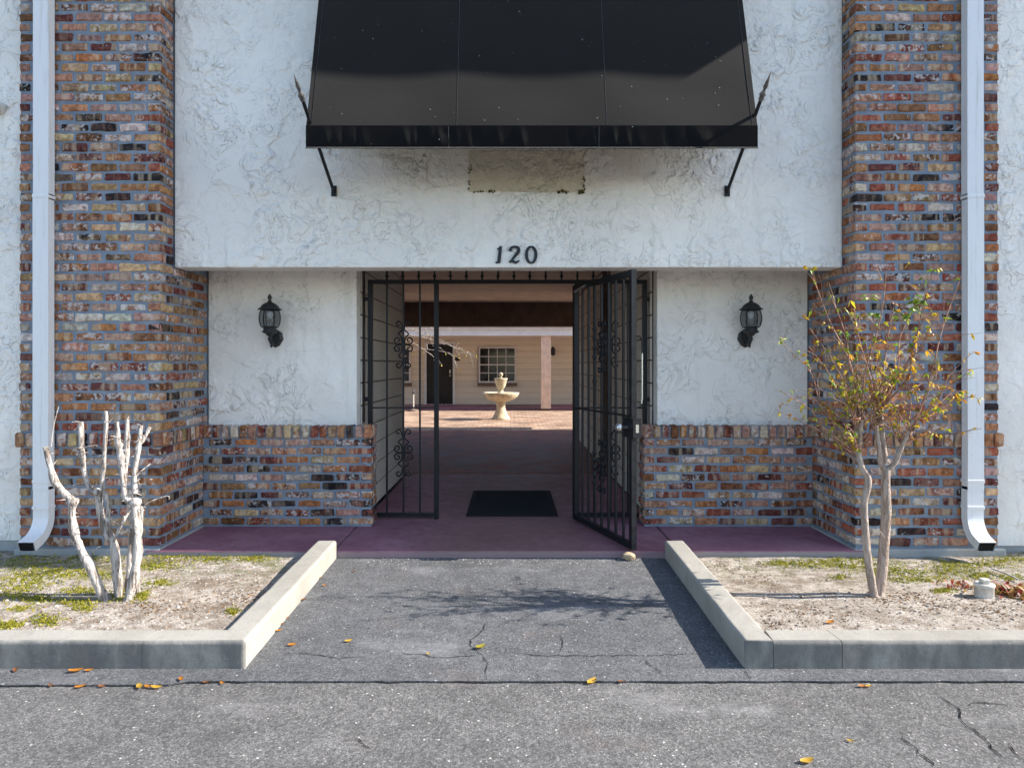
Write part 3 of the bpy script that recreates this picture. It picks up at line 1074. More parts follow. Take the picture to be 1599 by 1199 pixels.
fl(MB().box(-12, 12, 22.52, 22.7, 0.1, 2.9), "wall", M_WALLP)
z = 0.11
pm = MB()
pm.box(-12, 12, -.016, 0, 0, .194 - .011)
pme = pm.mesh("plank", M_SIDF)
bm = bmesh.new(); bm.from_mesh(pme); bmesh.ops.recalc_face_normals(bm, faces=bm.faces); bm.to_mesh(pme); bm.free()
while z < 2.6:
    link("plank", pme, fb, (0, 0.02, z - 0.1)); z += 0.194
fl(MB().box(-12, 12, 20.28, 20.32, 2.27, 2.52), "fascia", M_TRIM)
fl(MB().box(-12, 12, 20.24, 20.279, 2.46, 2.53), "gutter", M_TRIM, bevel=.008)
rf = MB()
rf.add([(-12, 20.2, 2.54), (12, 20.2, 2.54), (12, 27, 4.2), (-12, 27, 4.2), (-12, 20.2, 2.62), (12, 20.2, 2.62), (12, 27, 4.3), (-12, 27, 4.3)],
       [(0, 1, 2, 3), (7, 6, 5, 4), (0, 4, 5, 1), (1, 5, 6, 2), (2, 6, 7, 3), (3, 7, 4, 0)])
fl(rf, "roof", M_ROOF, fix=True)
fl(MB().box(-12, 12, 20.325, 22.5, 2.48, 2.52), "porch_soffit", M_TRIM)
for X in (1.06, -5.2, 7.2):
    fl(MB().box(X - .145, X + .145, 20.335, 20.6, 0.1, 2.48), "post", M_POST, bevel=.008)
# door
dx = -2.325
do = fl(MB().box(dx - .43, dx + .43, 22.44, 22.49, 0.13, 2.09), "door", M_DOOR)
pb = MB()
for (xa, xb, za, zb) in ((-.33, -.05, .25, .95), (.05, .33, .25, .95), (-.33, -.05, 1.1, 1.9), (.05, .33, 1.1, 1.9)):
    pb.box(dx + xa, dx + xb, 22.425, 22.44, .13 + za, .13 + zb)
o = pb.build("door_panel", M_DOOR, do, bevel=.006)
o = MB().lathe([(.012, 0), (.03, .012), (.03, .04), (.012, .055)], 10).build("knob", M_STEEL, do, (dx + .34, 22.40, 1.05))
o.rotation_euler = (R(90), 0, 0)
o = MB().box(dx + .315, dx + .365, 22.415, 22.438, 1.12, 1.24).build("lock", M_STEEL, do)
df = MB().box(dx - .5, dx - .432, 22.43, 22.5, .1, 2.16).box(dx + .432, dx + .5, 22.43, 22.5, .1, 2.16).box(dx - .431, dx + .431, 22.43, 22.5, 2.095, 2.16)
fl(df, "door_frame", M_TRIM)
fl(MB().box(dx - .43, dx + .43, 22.40, 22.5, .101, .128), "threshold", M_STEEL)
for wx in (-0.43, -3.90):
    w0, w1, z0, z1 = wx - .62, wx + .62, .82, 2.00
    wf = MB()
    for bx in ((w0, w0 + .05, z0, z1), (w1 - .05, w1, z0, z1), (w0 + .051, w1 - .051, z1 - .05, z1), (w0 + .051, w1 - .051, z0, z0 + .05)):
        wf.box(bx[0], bx[1], 22.43, 22.49, bx[2], bx[3])
    zm = .5 * (z0 + z1)
    wf.box(w0 + .051, w1 - .051, 22.432, 22.488, zm - .018, zm + .018)
    win = fl(wf, "window", M_TRIM)
    cw, ch = (1.24 - .1) / 4, (z1 - z0 - .1) / 4
    for i in range(4):
        for j in range(4):
            MB().box(w0 + .05 + cw * i + .012, w0 + .05 + cw * (i + 1) - .012, 22.455, 22.465, z0 + .05 + ch * j + .012, z0 + .05 + ch * (j + 1) - .012).build("pane", M_PANE, win)
    mt = MB()
    for i in (1, 2, 3):
        mt.box(w0 + .05 + cw * i - .011, w0 + .05 + cw * i + .011, 22.445, 22.470, z0 + .05, z1 - .05)
    for j in (1, 3):
        mt.box(w0 + .05, w1 - .05, 22.447, 22.469, z0 + .05 + ch * j - .011, z0 + .05 + ch * j + .011)
    mt.build("glazing_bars", M_TRIM, win)
    MB().box(w0 - .03, w1 + .03, 22.40, 22.49, z0 - .11, z0 - .004).build("sill", M_BEAM, win)
    MB().box(w0 - .028, w0 - .002, 22.46, 22.492, z0, z1).build("side_trim", M_BEAM, win)
pq = MB().lathe([(.10, 0), (.10, .015), (.085, .022)], 20)
o = pq.build("plaque", M_BLACK)
o.rotation_euler = (R(90), 0, 0); o.scale = (1, .62, 1); o.location = at(714, 561, 22.47)
tag(o, "small dark oval plaque between courtyard door and window", "plaque")
sc = empty("wall_sconce", at(863, 549, 22.46), "small black wall sconce half hidden by the courtyard porch post", "wall lamp")
o = MB().lathe([(.05, 0), (.05, .02), (.03, .03)], 12).build("backplate", M_BLACK, sc); o.rotation_euler = (R(90), 0, 0)
MB().lathe([(.03, -.13), (.075, -.1), (.085, .05), (.05, .12), (.012, .16)], 8, 0, -.14, 0).build("lamp_body", M_BLACK, sc)
MB().box(-.012, .012, -.12, -.01, -.02, .01).build("arm", M_BLACK, sc)

# fountain
fo = empty("fountain", (-0.24, 17.1, 0.042), "pale stone tiered fountain standing in the sunny courtyard", "fountain")
MB().lathe([(.225, 0), (.235, .03), (.20, .06), (.15, .17), (.115, .27), (.105, .33), (.125, .40), (.13, .44)], 28).build("pedestal", M_STONE, fo)
MB().lathe([(.13, .441), (.20, .455), (.33, .50), (.42, .57), (.455, .64), (.462, .67), (.44, .675), (.40, .62), (.25, .585), (.08, .58)], 32).build("bowl", M_STONE, fo)
MB().lathe([(.105, .58), (.11, .63), (.08, .68), (.055, .72), (.065, .75), (.10, .80), (.135, .89), (.15, .98), (.165, 1.0), (.165, 1.03), (.14, 1.03), (.12, .97), (.03, .96)], 24).build("urn", M_STONE, fo)
MB().lathe([(.03, .96), (.035, 1.05), (.025, 1.07), (.052, 1.10), (.055, 1.13), (.035, 1.165), (.01, 1.175)], 14).build("finial", M_STONE, fo)

# stake light
sl = empty("path_stake", (-2.87, 20.2, 0.042), "slim white stake in front of the far courtyard window", "stake")
MB().lathe([(.022, 0), (.022, .50)], 10).build("pole", M_PVC, sl)
MB().lathe([(.03, .501), (.03, .58), (.015, .60), (.012, .66)], 10).build("cap", M_BLACK, sl)
MB().lathe([(.16, 0), (.15, .04), (.03, .06)], 12).build("base", M_BEAM, sl)

# courtyard tree: bare limbs reaching in from the side, a few yellow leaves
rnd.seed(5)
ct = empty("courtyard_tree", (-3.4, 17.0, 0.04), "bare branched tree with few yellow leaves in the courtyard", "tree")


def leaf_quad(mb, p, d, ln, w, colr, droop=0.2):
    d = d.normalized()
    s = d.cross(Vector((rnd.uniform(-1, 1), rnd.uniform(-1, 1), rnd.uniform(-.2, 1)))).normalized()
    nrm = s.cross(d)
    m_ = p + d * ln * .5 + nrm * ln * .08
    e = p + d * ln - Vector((0, 0, ln * droop))
    l_ = p + d * ln * .45 + s * w * .5 - nrm * w * .12
    r_ = p + d * ln * .45 - s * w * .5 - nrm * w * .12
    mb.add([p, l_, m_, r_, e], [(0, 2, 1), (0, 3, 2), (1, 2, 4), (2, 3, 4)], colr)


tk = MB(); br_ = MB(); lf = MB()
base = Vector((0, 0, 0))
tk.tube(smooth_path([(0, 0, 0), (.05, 0, .7), (.1, .05, 1.4), (.2, .0, 2.2)]), [.07 - .003 * i for i in range(13)], 8)
for i in range(10):
    end = Vector((rnd.uniform(.5, 2.3), rnd.uniform(-.7, .7), rnd.uniform(1.55, 2.75)))
    st = Vector((.1 + rnd.uniform(0, .1), 0, rnd.uniform(1.5, 2.2)))
    mid = st.lerp(end, .5) + Vector((0, 0, rnd.uniform(.1, .35)))
    path = smooth_path([st, mid, end, end + Vector((.2, rnd.uniform(-.1, .1), -.22))], 5)
    br_.tube(path, [.011 * (1 - .8 * k / len(path)) for k in range(len(path))], 4, caps=False)
    for k in range(9):
        p = path[rnd.randrange(5, len(path))]
        q = p + Vector((rnd.uniform(-.05, .25), rnd.uniform(-.2, .2), rnd.uniform(-.22, .2)))
        br_.tube([p, p.lerp(q, .5) + Vector((0, 0, .03)), q], [.006, .005, .002], 3, caps=False)
        if rnd.random() < .5:
            leaf_quad(lf, q, Vector((rnd.uniform(-1, 1), rnd.uniform(-1, 1), -.3)), .07, .035, rnd.choice([(.55, .42, .06), (.62, .5, .12), (.4, .42, .08)]))
tk.build("trunk", M_BARK1, ct)
br_.build("branches", M_BARK1, ct)
tag(lf.build("leaves", M_LEAF, ct, colours=True), kind='stuff')

# ------------------------------------------------------------------ awning
AX0, AX1 = -1.371, 1.658
AYF, AZF = 4.58, 3.00
aw = empty("awning", (0.5 * (AX0 + AX1), YPAN, 3.0), "large black fabric awning over the gateway", "awning")
SL = 0.295
nx, nz = 60, 40
HT = (YPAN - AYF) / SL
cv = MB(); vs_, fs_ = [], []
for j in range(nz + 1):
    h = HT * j / nz
    for i in range(nx + 1):
        u = i / nx
        X = AX0 + (AX1 - AX0) * u
        pu = (u * 3) % 1 if u < 1 else 1
        sag = 0.012 * (4 * pu * (1 - pu)) ** 1.3 * min(1, h / .25) * (1 - .5 * j / nz)
        vs_.append((X, AYF + SL * h + sag * .96, AZF + h))
for j in range(nz):
    for i in range(nx):
        a = j * (nx + 1) + i
        fs_.append((a, a + 1, a + nx + 2, a + nx + 1))
cv.add(vs_, fs_, smooth=True)
for X in (AX0, AX1):
    cv.add([(X, AYF, AZF), (X, YPAN, AZF + .22), (X, YPAN, AZF + HT)], [(0, 1, 2)])
cv.build("canopy", M_AWN, aw, -aw.location)
sk = MB()
rnd.seed(64)
for k in range(95):
    X = rnd.uniform(AX0 + .05, AX1 - .05); h = rnd.uniform(.01, 1.4)
    r_ = rnd.choice((.0008, .001, .0012, .0016, .0026))
    p = Vector((X, AYF + SL * h - .001, AZF + h))
    a_, b_ = Vector((1, 0, 0)), Vector((0, SL, 1)).normalized()
    vs2 = [p + (a_ * math.cos(q) + b_ * math.sin(q)) * r_ * rnd.uniform(.7, 1.2) for q in [R(60 * i) for i in range(6)]] + [p + Vector((0, -.0015, .0003))]
    sk.add(vs2, [(i, (i + 1) % 6, 6) for i in range(6)])
tag(sk.build("specks", M_PVC, aw, -aw.location), kind='stuff')
va = MB(); vs_, fs_ = [], []
rnd.seed(4)
bumps = [(rnd.uniform(AX0, AX1), rnd.uniform(.012, .035), rnd.uniform(.003, .011) * rnd.choice((1, 1, -1))) for _ in range(34)]
nx, nz = 260, 6
for j in range(nz + 1):
    v = j / nz
    for i in range(nx + 1):
        X = AX0 + (AX1 - AX0) * i / nx
        off = sum(a_ * math.exp(-((X - x_ - .02 * v) / w_) ** 2) for x_, w_, a_ in bumps) * math.sin(math.pi * min(1, v * .9 + .1)) * v
        vs_.append((X, AYF - .006 - off, AZF + .004 - .152 * v))
for j in range(nz):
    for i in range(nx):
        a = j * (nx + 1) + i
        fs_.append((a, a + 1, a + nx + 2, a + nx + 1))
va.add(vs_, fs_, smooth=True)
va.build("valance", M_AWN, aw, -aw.location)
MB().tube([(AX0, AYF - .012, AZF - .149), (AX1, AYF - .012, AZF - .149)], .0045, 5).build("hem", M_AWN, aw, -aw.location)
for X in (AX0 + (AX1 - AX0) / 3, AX0 + 2 * (AX1 - AX0) / 3):
    MB().tube([(X, AYF, AZF), (X, AYF + SL * 1.4, AZF + 1.4)], .0012, 4).build("seam", M_AWN, aw, -aw.location)
    MB().tube([(X - .055, AYF - .007, AZF), (X - .055, AYF - .007, AZF - .145)], .0012, 4).build("seam", M_AWN, aw, -aw.location)
for X in (AX0 + .035, AX1 - .035):
    MB().tube([(X, AYF, AZF), (X, AYF + SL * 2, AZF + 2.0)], .0012, 4).build("seam", M_AWN, aw, -aw.location)
fr = MB()
for X in (AX0 + .015, AX0 + (AX1 - AX0) / 3, AX0 + 2 * (AX1 - AX0) / 3, AX1 - .015):
    fr.tube([(X, AYF + .03, AZF - .0), (X, YPAN - .02, AZF + HT - .1)], .011, 6)
fr.tube([(AX0 + .02, AYF + .035, AZF - .015), (AX1 - .02, AYF + .035, AZF - .015)], .011, 6)
fr.build("frame", M_IRON, aw, -aw.location)
for X, tip in ((-1.345, at(460, 116, 4.24)), (1.652, at(1202, 113, 4.33))):
    p0 = Vector((X, YPAN, CAM_Z + (570 - 301) * YPAN / F))
    p1 = Vector((X, tip.y, tip.z))
    sp = MB()
    dv = (p1 - p0).normalized()
    L_ = (p1 - p0).length
    sp.tube([p0, p0 + dv * (L_ - .20)], .013, 8)
    so = sp.build("spear", M_IRON, aw, -aw.location)
    tp = MB()
    tp.tube([p0 + dv * (L_ - .21), p0 + dv * (L_ - .195), p0 + dv * (L_ - .18), p0 + dv * (L_ - .165), p0 + dv * (L_ - .15), p0 + dv * (L_ - .13)], [.013, .019, .014, .023, .014, .010], 8)
    tp.tube([p0 + dv * (L_ - .13), p0 + dv * (L_ - .10), p0 + dv * L_], [.008, .016, .001], 6)
    tp.build("spear_tip", M_TIP, so)
    fp = MB().box(X - .02, X + .02, YPAN - .012, YPAN - .001, p0.z - .03, p0.z + .05)
    fp.build("foot_plate", M_IRON, so)

# ------------------------------------------------------------------ house number 120
hn = empty("house_number", (0.02, YPAN, 2.2), "black house number 120 on the stucco over the gate", "house number")


def stroke(mb, pts, widths, y0, y1):
    """flat 2-d pen stroke (x, z) of varying width, given thickness"""
    P = smooth_path([(p[0], 0, p[1]) for p in pts], 6)
    W = []
    m_ = len(pts) - 1
    for i in range(len(P)):
        t = i / (len(P) - 1) * m_
        k = min(int(t), m_ - 1)
        W.append(widths[k] + (widths[k + 1] - widths[k]) * (t - k))
    n_ = len(P); vs_, fs_ = [], []
    for i, p in enumerate(P):
        t = (P[min(i + 1, n_ - 1)] - P[max(i - 1, 0)]).normalized()
        nr = Vector((-t.z, 0, t.x))
        for s in (-1, 1):
            q = p + nr * W[i] * .5 * s
            vs_ += [(q.x, y0, q.z), (q.x, y1, q.z)]
    for i in range(n_ - 1):
        a, b = 4 * i, 4 * i + 4
        fs_ += [(a, a + 2, b + 2, b), (a + 1, b + 1, b + 3, a + 3), (a, b, b + 1, a + 1), (a + 2, a + 3, b + 3, b + 2)]
    fs_ += [(0, 1, 3, 2), (4 * n_ - 4, 4 * n_ - 2, 4 * n_ - 1, 4 * n_ - 3)]
    mb.add(vs_, fs_)


def q2(zx, zy):      # zoomed crop (720..940, 230..420, x6.31) -> wall x, z
    p = at(720 + zx / 6.31, 230 + zy / 6.31, YPAN)
    return (p.x, p.z)


y0, y1 = YPAN - .014, YPAN - .0005
d1 = MB(); stroke(d1, [q2(390, 978), q2(385, 1020), q2(378, 1080), q2(372, 1135)], [.018, .026, .026, .024], y0, y1)
stroke(d1, [q2(356, 1008), q2(372, 1000), q2(392, 978)], [.008, .012, .010], y0 + .0012, y1 - .0001)
stroke(d1, [q2(340, 1138), q2(372, 1136), q2(388, 1132)], [.012, .014, .010], y0 + .0024, y1 - .0002)
d2 = MB(); stroke(d2, [q2(486, 1025), q2(492, 995), q2(530, 982), q2(564, 1000), q2(562, 1035), q2(525, 1080), q2(488, 1130)], [.024, .018, .014, .024, .027, .020, .016], y0, y1)
stroke(d2, [q2(474, 1136), q2(505, 1122), q2(540, 1138), q2(572, 1116)], [.012, .020, .018, .008], y0 + .0013, y1 - .0002)
d3 = MB()
ring = [q2(688 + 46 * math.sin(t) * 1.0 + 2, 1062 - 80 * math.cos(t)) for t in [2 * math.pi * k / 16 for k in range(17)]]
stroke(d3, ring, [.012 + .013 * abs(math.sin(2 * math.pi * k / 16)) for k in range(17)], y0, y1)
for d_ in (d1, d2, d3):
    d_.build("digit", M_DIGIT, hn, -hn.location, fix=True)


# ------------------------------------------------------------------ wall lanterns
def lantern(X, label):
    root = empty("wall_lantern", (X, YREC, 1.629), label, "wall lantern", "lanterns on the stucco walls")
    ly = -0.155                      # lamp axis in front of the wall
    bz = 1.629
    oc = MB()
    prof = [(0, .078), (.052, .042), (.064, -.012), (.034, -.062), (0, -.082), (-.034, -.062), (-.064, -.012), (-.052, .042)]
    n_ = len(prof)
    oc.add([(x_, -.022, z_) for x_, z_ in prof] + [(x_, -.002, z_) for x_, z_ in prof] + [(x_ * .7, -.034, z_ * .7) for x_, z_ in prof],
           [(i, (i + 1) % n_, n_ + (i + 1) % n_, n_ + i) for i in range(n_)] + [(i, 2 * n_ + i, 2 * n_ + (i + 1) % n_, (i + 1) % n_) for i in range(n_)] + [tuple(range(2 * n_, 3 * n_))])
    oc.build("backplate", M_BLACK, root, fix=True)
    ar = MB()
    ar.tube(smooth_path([(0, -.03, .01), (0, -.08, -.055), (0, -.135, -.035), (0, ly, .035)]), .013, 8)
    ar.tube(smooth_path([(0, -.05, .05), (0, -.09, .02), (0, ly + .02, .03)]), .006, 6)
    ar.lathe([(.004, -.085), (.012, -.07), (.008, -.055), (.015, -.035), (.018, -.03)], 8, 0, -.118, 0)
    ar.build("arm", M_BLACK, root)
    c0 = 1.67 - bz
    MB().lathe([(.02, c0 - .03), (.035, c0 - .012), (.062, c0), (.064, c0 + .008), (.050, c0 + .014), (.052, c0 + .036), (.070, c0 + .042), (.072, c0 + .05), (.05, c0 + .052)], 16, 0, ly).build("base_collar", M_BLACK, root)
    g0 = c0 + .053; gh = .132
    prof = []
    for k in range(7):
        t = k / 6
        prof.append((.064 + .022 * math.sin(math.pi * (t * .75 + .14)), g0 + gh * t))
    gm = MB()
    for k in range(8):
        a0, a1 = 2 * math.pi * k / 8, 2 * math.pi * (k + 1) / 8
        vs_, fs_ = [], []
        for (r_, z_) in prof:
            for s_ in range(4):
                an = a0 + (a1 - a0) * s_ / 3
                vs_.append((r_ * math.cos(an), ly + r_ * math.sin(an), z_))
        for i in range(len(prof) - 1):
            for s_ in range(3):
                fs_.append((4 * i + s_, 4 * i + s_ + 1, 4 * i + s_ + 5, 4 * i + s_ + 4))
        gm.add(vs_, fs_, smooth=True)
    gm.build("glass", M_GLASS, root)
    for k in range(8):
        an = 2 * math.pi * k / 8 + .0
        MB().tube([((r_ + .003) * math.cos(an), ly + (r_ + .003) * math.sin(an), z_) for r_, z_ in prof], .0042, 5).build("rib", M_BLACK, root)
    MB().lathe([(.016, g0), (.016, g0 + .035), (.026, g0 + .04), (.026, g0 + .06)], 10, 0, ly).build("bulb_socket", M_PVC, root)
    MB().lathe([(.013, g0 + .06), (.026, g0 + .085), (.028, g0 + .105), (.016, g0 + .125)], 10, 0, ly).build("bulb", M_BULB, root)
    h0 = g0 + gh
    MB().lathe([(.066, h0 - .008), (.078, h0), (.096, h0 + .002), (.094, h0 + .008), (.076, h0 + .018), (.066, h0 + .034), (.050, h0 + .050), (.026, h0 + .062), (.012, h0 + .072)], 16, 0, ly, smooth=False).build("cap", M_BLACK, root)
    MB().lathe([(.010, h0 + .068), (.017, h0 + .076), (.010, h0 + .084), (.019, h0 + .096), (.017, h0 + .108), (.003, h0 + .132)], 10, 0, ly).build("finial", M_BLACK, root)


lantern(-1.99, "black cast lantern on the stucco beside the fixed gate panel")
lantern(1.99, "black cast lantern on the stucco beside the open gate leaf")

# ------------------------------------------------------------------ downspouts
rnd.seed(14)


def downspout(X, w, label, out_x):
    root = empty("downspout", (X, YP - .03, 0.1), label, "downspout", "white downspouts on the brick piers")
    dp = .072
    # section with shallow flutes on the front
    sec = []
    hw = w / 2
    for t, gr in ((0, .004), (.03, 0), (.22, 0), (.25, .006), (.29, .006), (.32, 0), (.46, 0), (.485, .006), (.515, .006), (.54, 0), (.68, 0), (.71, .006), (.75, .006), (.78, 0), (.97, 0), (1, .004)):
        sec.append((-hw + w * t, -dp / 2 + gr))
    sec += [(hw, dp / 2), (-hw, dp / 2)]

    def sweep(path, name):
        mb = MB(); n_ = len(sec); vs_, fs_ = [], []
        for i, p in enumerate(path):
            p = Vector(p)
            a = Vector(path[min(i + 1, len(path) - 1)]) - Vector(path[max(i - 1, 0)])
            a.normalize()
            side_ = Vector((1, 0, 0))
            fr_ = side_.cross(a).normalized()
            if fr_.y > 0: fr_ = fr_
            for (u_, v_) in sec:
                vs_.append(p + side_ * u_ + fr_ * v_)
        for i in range(len(path) - 1):
            for k in range(n_):
                k2 = (k + 1) % n_
                fs_.append((i * n_ + k, i * n_ + k2, (i + 1) * n_ + k2, (i + 1) * n_ + k))
        mb.add(vs_, fs_)
        return mb
    yc = YP - .012 - dp / 2
    # straight pipe from below upward reversed so that the front stays in front
    pipe = sweep([(X, yc, .50), (X, yc, 2.64)], "pipe")
    pipe.build("pipe", M_ALU, root, -root.location, fix=True)
    sweep([(X, yc + .004, 2.60), (X, yc + .004, 5.29)], "pipe").build("pipe", M_ALU, root, -root.location, fix=True)
    el = []
    for k in range(10):
        an = R(9 * k * .92)
        rr = .17
        el.append((X + out_x * (1 - math.cos(an)), yc + .004 - rr * (1 - math.cos(an)), .31 - rr * math.sin(an)))
    last = Vector(el[-1]); tdir = (last - Vector(el[-2])).normalized()
    el.append(tuple(last + tdir * .06))
    path = [(X, yc + .004, .52), (X, yc + .004, .40)] + el
    path = [Vector(p) for p in path][::-1]
    e_ = sweep(path, "elbow")
    eo = e_.build("elbow", M_ALU, root, -root.location, fix=True)
    # outlet mouth: a dark sheet painting the shade inside the pipe
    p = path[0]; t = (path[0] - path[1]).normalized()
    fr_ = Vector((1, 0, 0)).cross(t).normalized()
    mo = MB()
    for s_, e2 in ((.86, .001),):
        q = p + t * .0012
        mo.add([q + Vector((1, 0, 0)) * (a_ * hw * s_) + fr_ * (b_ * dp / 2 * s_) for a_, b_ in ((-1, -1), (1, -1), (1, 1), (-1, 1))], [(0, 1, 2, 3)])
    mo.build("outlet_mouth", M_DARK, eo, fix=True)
    for z_ in (.56, 2.62, .37):
        sb = MB()
        sb.box(X - hw - .004, X + hw + .004, yc - dp / 2 - .004, yc + dp / 2 + .004, z_ - .012, z_ + .012)
        sb.build("strap", M_ALU, root, -root.location, bevel=.002, seg=1)


downspout((65.0 - 797) * 4.94 / F, .112, "white ribbed downspout on the pier behind the cut-back shrub", -.0)
downspout((1522.0 - 797) * 4.94 / F, .118, "white ribbed downspout on the pier behind the young tree", -.02)

# small cap on the wall by the picture edge
wc = empty("vent_pipe", at(2, 170, 5.09), "small white round pipe end sticking out of the stucco strip", "pipe")
o = MB().lathe([(.045, 0), (.045, .015), (.03, .05), (.028, .09), (.01, .10)], 14).build("cap", M_PVC, wc)
o.rotation_euler = (R(90), 0, 0)

# ------------------------------------------------------------------ wrought iron screen and gate
GY = 6.0
GZ0, GZ1 = 0.088, 2.13


def scroll_mesh(hh=.205):
    """one wrought ornament about a bar: paired C and S scrolls, in the x-z plane, centred"""
    mb = MB()
    for s in (-1, 1):
        def P(u, v): return Vector((u * s * .41, 0, v * .41))
        for q in (1, -1):
            a = [(.016, .30), (.03, .40), (.06, .47), (.10, .50), (.145, .47), (.145, .425), (.11, .405), (.09, .43)]
            mb.tube(smooth_path([P(u, v * q) for u, v in a], 3), .0065, 5)
            b_ = [(.016, .31), (.075, .27), (.11, .225), (.06, .17), (.035, .12), (.03, .02)]
            mb.tube(smooth_path([P(u, v * q) for u, v in b_], 3), .0065, 5)
            sp_ = []
            for k in range(15):
                an = -math.pi / 2 + k * .48
                r_ = .082 * (1 - .052 * k)
                sp_.append(P(.125 + r_ * math.cos(an), (.092 + r_ * math.sin(an)) * q))
            mb.tube([P(.016, .006 * q)] + sp_, .0065, 5)
    mb.box(-.014, .014, -.012, .012, -.014, .014)
    return mb.mesh("scroll", M_IRON)


SCROLL = scroll_mesh()


def bar_mesh(x, z0, z1, w=.013):
    return MB().box(-w / 2, w / 2, -w / 2, w / 2, z0, z1)


scn = empty("iron_screen", (0, GY, ZS), "fixed black wrought iron screen frame filling the gateway opening", "iron screen")


def sput(mb, name):
    return mb.build(name, M_IRON, scn, -scn.location)


def stub(X):
    st_ = MB().box(X - .0075, X + .0075, GY - .0075, GY + .0075, GZ1 + .017, 2.264)
    st_.lathe([(.008, 2.166), (.016, 2.176), (.016, 2.186), (.008, 2.196)], 8, X, GY, 0)
    return st_


XL, XPL, XPR, XR = -1.230, -.650, .585, 1.180
sput(MB().box(XL - .02, XR + .02, GY - .02, GY + .02, GZ1 - .017, GZ1 + .017), "top_rail")
for X in (XL, XPL, XPR, XR):
    sput(MB().box(X - .02, X + .02, GY - .019, GY + .019, ZS + .001, GZ1 - .0175), "post")
for xa, xb in ((XL, XPL), (XPR, XR)):
    sput(MB().box(xa + .0205, xb - .0205, GY - .018, GY + .018, .07, .105), "bottom_rail")
    sput(MB().box(xa + .0205, xb - .0205, GY - .006, GY + .006, 1.018, 1.032), "middle_rail")
    n_ = 3
    for k in range(n_):
        X = xa + (xb - xa) * (k + 1) / (n_ + 1)
        sput(MB().box(X - .0075, X + .0075, GY - .0075, GY + .0075, .106, GZ1 - .0175), "bar")
        if k == 1:
            for zc in (1.58, .63):
                link("scroll", SCROLL, scn, (X, 0, zc - ZS))
X = XL + .145
while X < XR - .05:
    sput(stub(X), "spindle"); X += .1395
for X, s in ((XL, -1), (XR, 1)):
    for z_ in (1.98, 1.10):
        b_ = MB().box(min(X + s * .021, X + s * .05), max(X + s * .021, X + s * .05), GY - .012, GY + .012, z_ - .018, z_ + .018)
        sput(b_, "bracket")
    xs_ = X + s * .051
    sput(MB().box(min(xs_, xs_ + s * .006), max(xs_, xs_ + s * .006), GY - .022, GY + .022, .9, 2.26), "wall_strip")

# the open leaf
hx, hy = .560, 5.955
fx, fy = .893, 4.925
LL = math.hypot(fx - hx, fy - hy)
ang = math.atan2(fy - hy, fx - hx)
gt = empty("iron_gate", (hx, hy, .065), "open black wrought iron gate leaf swung towards the driveway", "gate")
gt.rotation_euler = (0, 0, ang)
LZ0, LZ1 = 0.0, 2.025


def gput(mb, name, mat=M_IRON, parent=gt):
    return mb.build(name, mat, parent)


gput(MB().box(0, .045, -.02, .02, LZ0, LZ1), "stile")
gput(MB().box(LL - .042, LL, -.02, .02, LZ0, LZ1), "stile")
gput(MB().box(.0455, LL - .0425, -.019, .019, LZ1 - .042, LZ1 - .001), "top_rail")
gput(MB().box(.0455, LL - .0425, -.019, .019, LZ0 + .001, LZ0 + .045), "bottom_rail")
gput(MB().box(.0455, LL - .0425, -.006, .006, .955, .970), "middle_rail")
for k in range(7):
    X = .045 + (LL - .087) * (k + 1) / 8
    gput(MB().box(X - .0078, X + .0078, -.0078, .0078, LZ0 + .0455, LZ1 - .0425), "bar")
    if k == 3:
        for zc in (1.48, .53):
            link("scroll", SCROLL, gt, (X, 0, zc))
X1 = .045 + (LL - .087) * 3 / 8
for z_ in (1.62, 1.55, 1.47, 1.40, 1.2, .62, .56, .5, .44, .38):   # cast leaves on one bar
    lf_ = MB(); lf_.lathe([(.003, -.03), (.017, -.008), (.02, .01), (.004, .034)], 6, X1, -.004, z_)
    gput(lf_, "cast_leaf")
lk = gput(MB().box(LL - .105, LL + .045, -.032, .032, .81, .95), "lock_box")
o = gput(MB().lathe([(.012, 0), (.012, .04), (.03, .05), (.032, .075), (.018, .09)], 12), "knob", M_STEEL, lk)
o.location = (LL - .045, -.033, .885); o.rotation_euler = (R(90), 0, 0)
pl_ = gput(MB().box(LL + .0451, LL + .0475, -.012, .012, .850, .910), "strike_plate", M_STEEL, lk)
hd = MB()
hd.tube(smooth_path([(LL - .02, .022, 1.54), (LL - .02, .05, 1.545), (LL - .02, .07, 1.52), (LL - .02, .075, 1.45), (LL - .02, .075, 1.10), (LL - .02, .07, 1.05), (LL - .02, .05, 1.03), (LL - .02, .022, 1.03)], 4), .0055, 8)
ho = gput(hd, "pull_handle")
hs = MB().tube([(LL - .02, .075, 1.42), (LL - .02, .075, 1.10), (LL - .02, .071, 1.055)], .0062, 8)  # lower length of the handle, paler than the rest
gput(hs, "pale_grip", M_STEEL, ho)
cl = MB().tube([(.08, -.03, LZ1 - .06), (.30, -.03, LZ1 - .03)], .012, 8)
gput(cl, "closer_rod", M_STEEL)
for z_ in (.12, 1.0, 1.9):
    gput(MB().lathe([(.012, z_ - .04), (.012, z_ + .04)], 10, -.014, 0, 0), "hinge")

# rock holding the gate
rnd.seed(31)
bm = bmesh.new()
bmesh.ops.create_icosphere(bm, subdivisions=2, radius=1)
for v in bm.verts:
    n_ = mnoise.noise(v.co * 1.3 + Vector((3, 1, 2)))
    v.co = v.co * (1 + .25 * n_)
    v.co.z = max(v.co.z, -.72)
    v.co = Vector((v.co.x * .043, v.co.y * .036, v.co.z * .036))
me = bpy.data.meshes.new("rock"); bm.to_mesh(me); bm.free(); me.materials.append(M_ROCK)
o = link("rock", me, None, (.853, 4.905, .026)); tag(o, "small tan rock at the foot of the open gate", "rock")

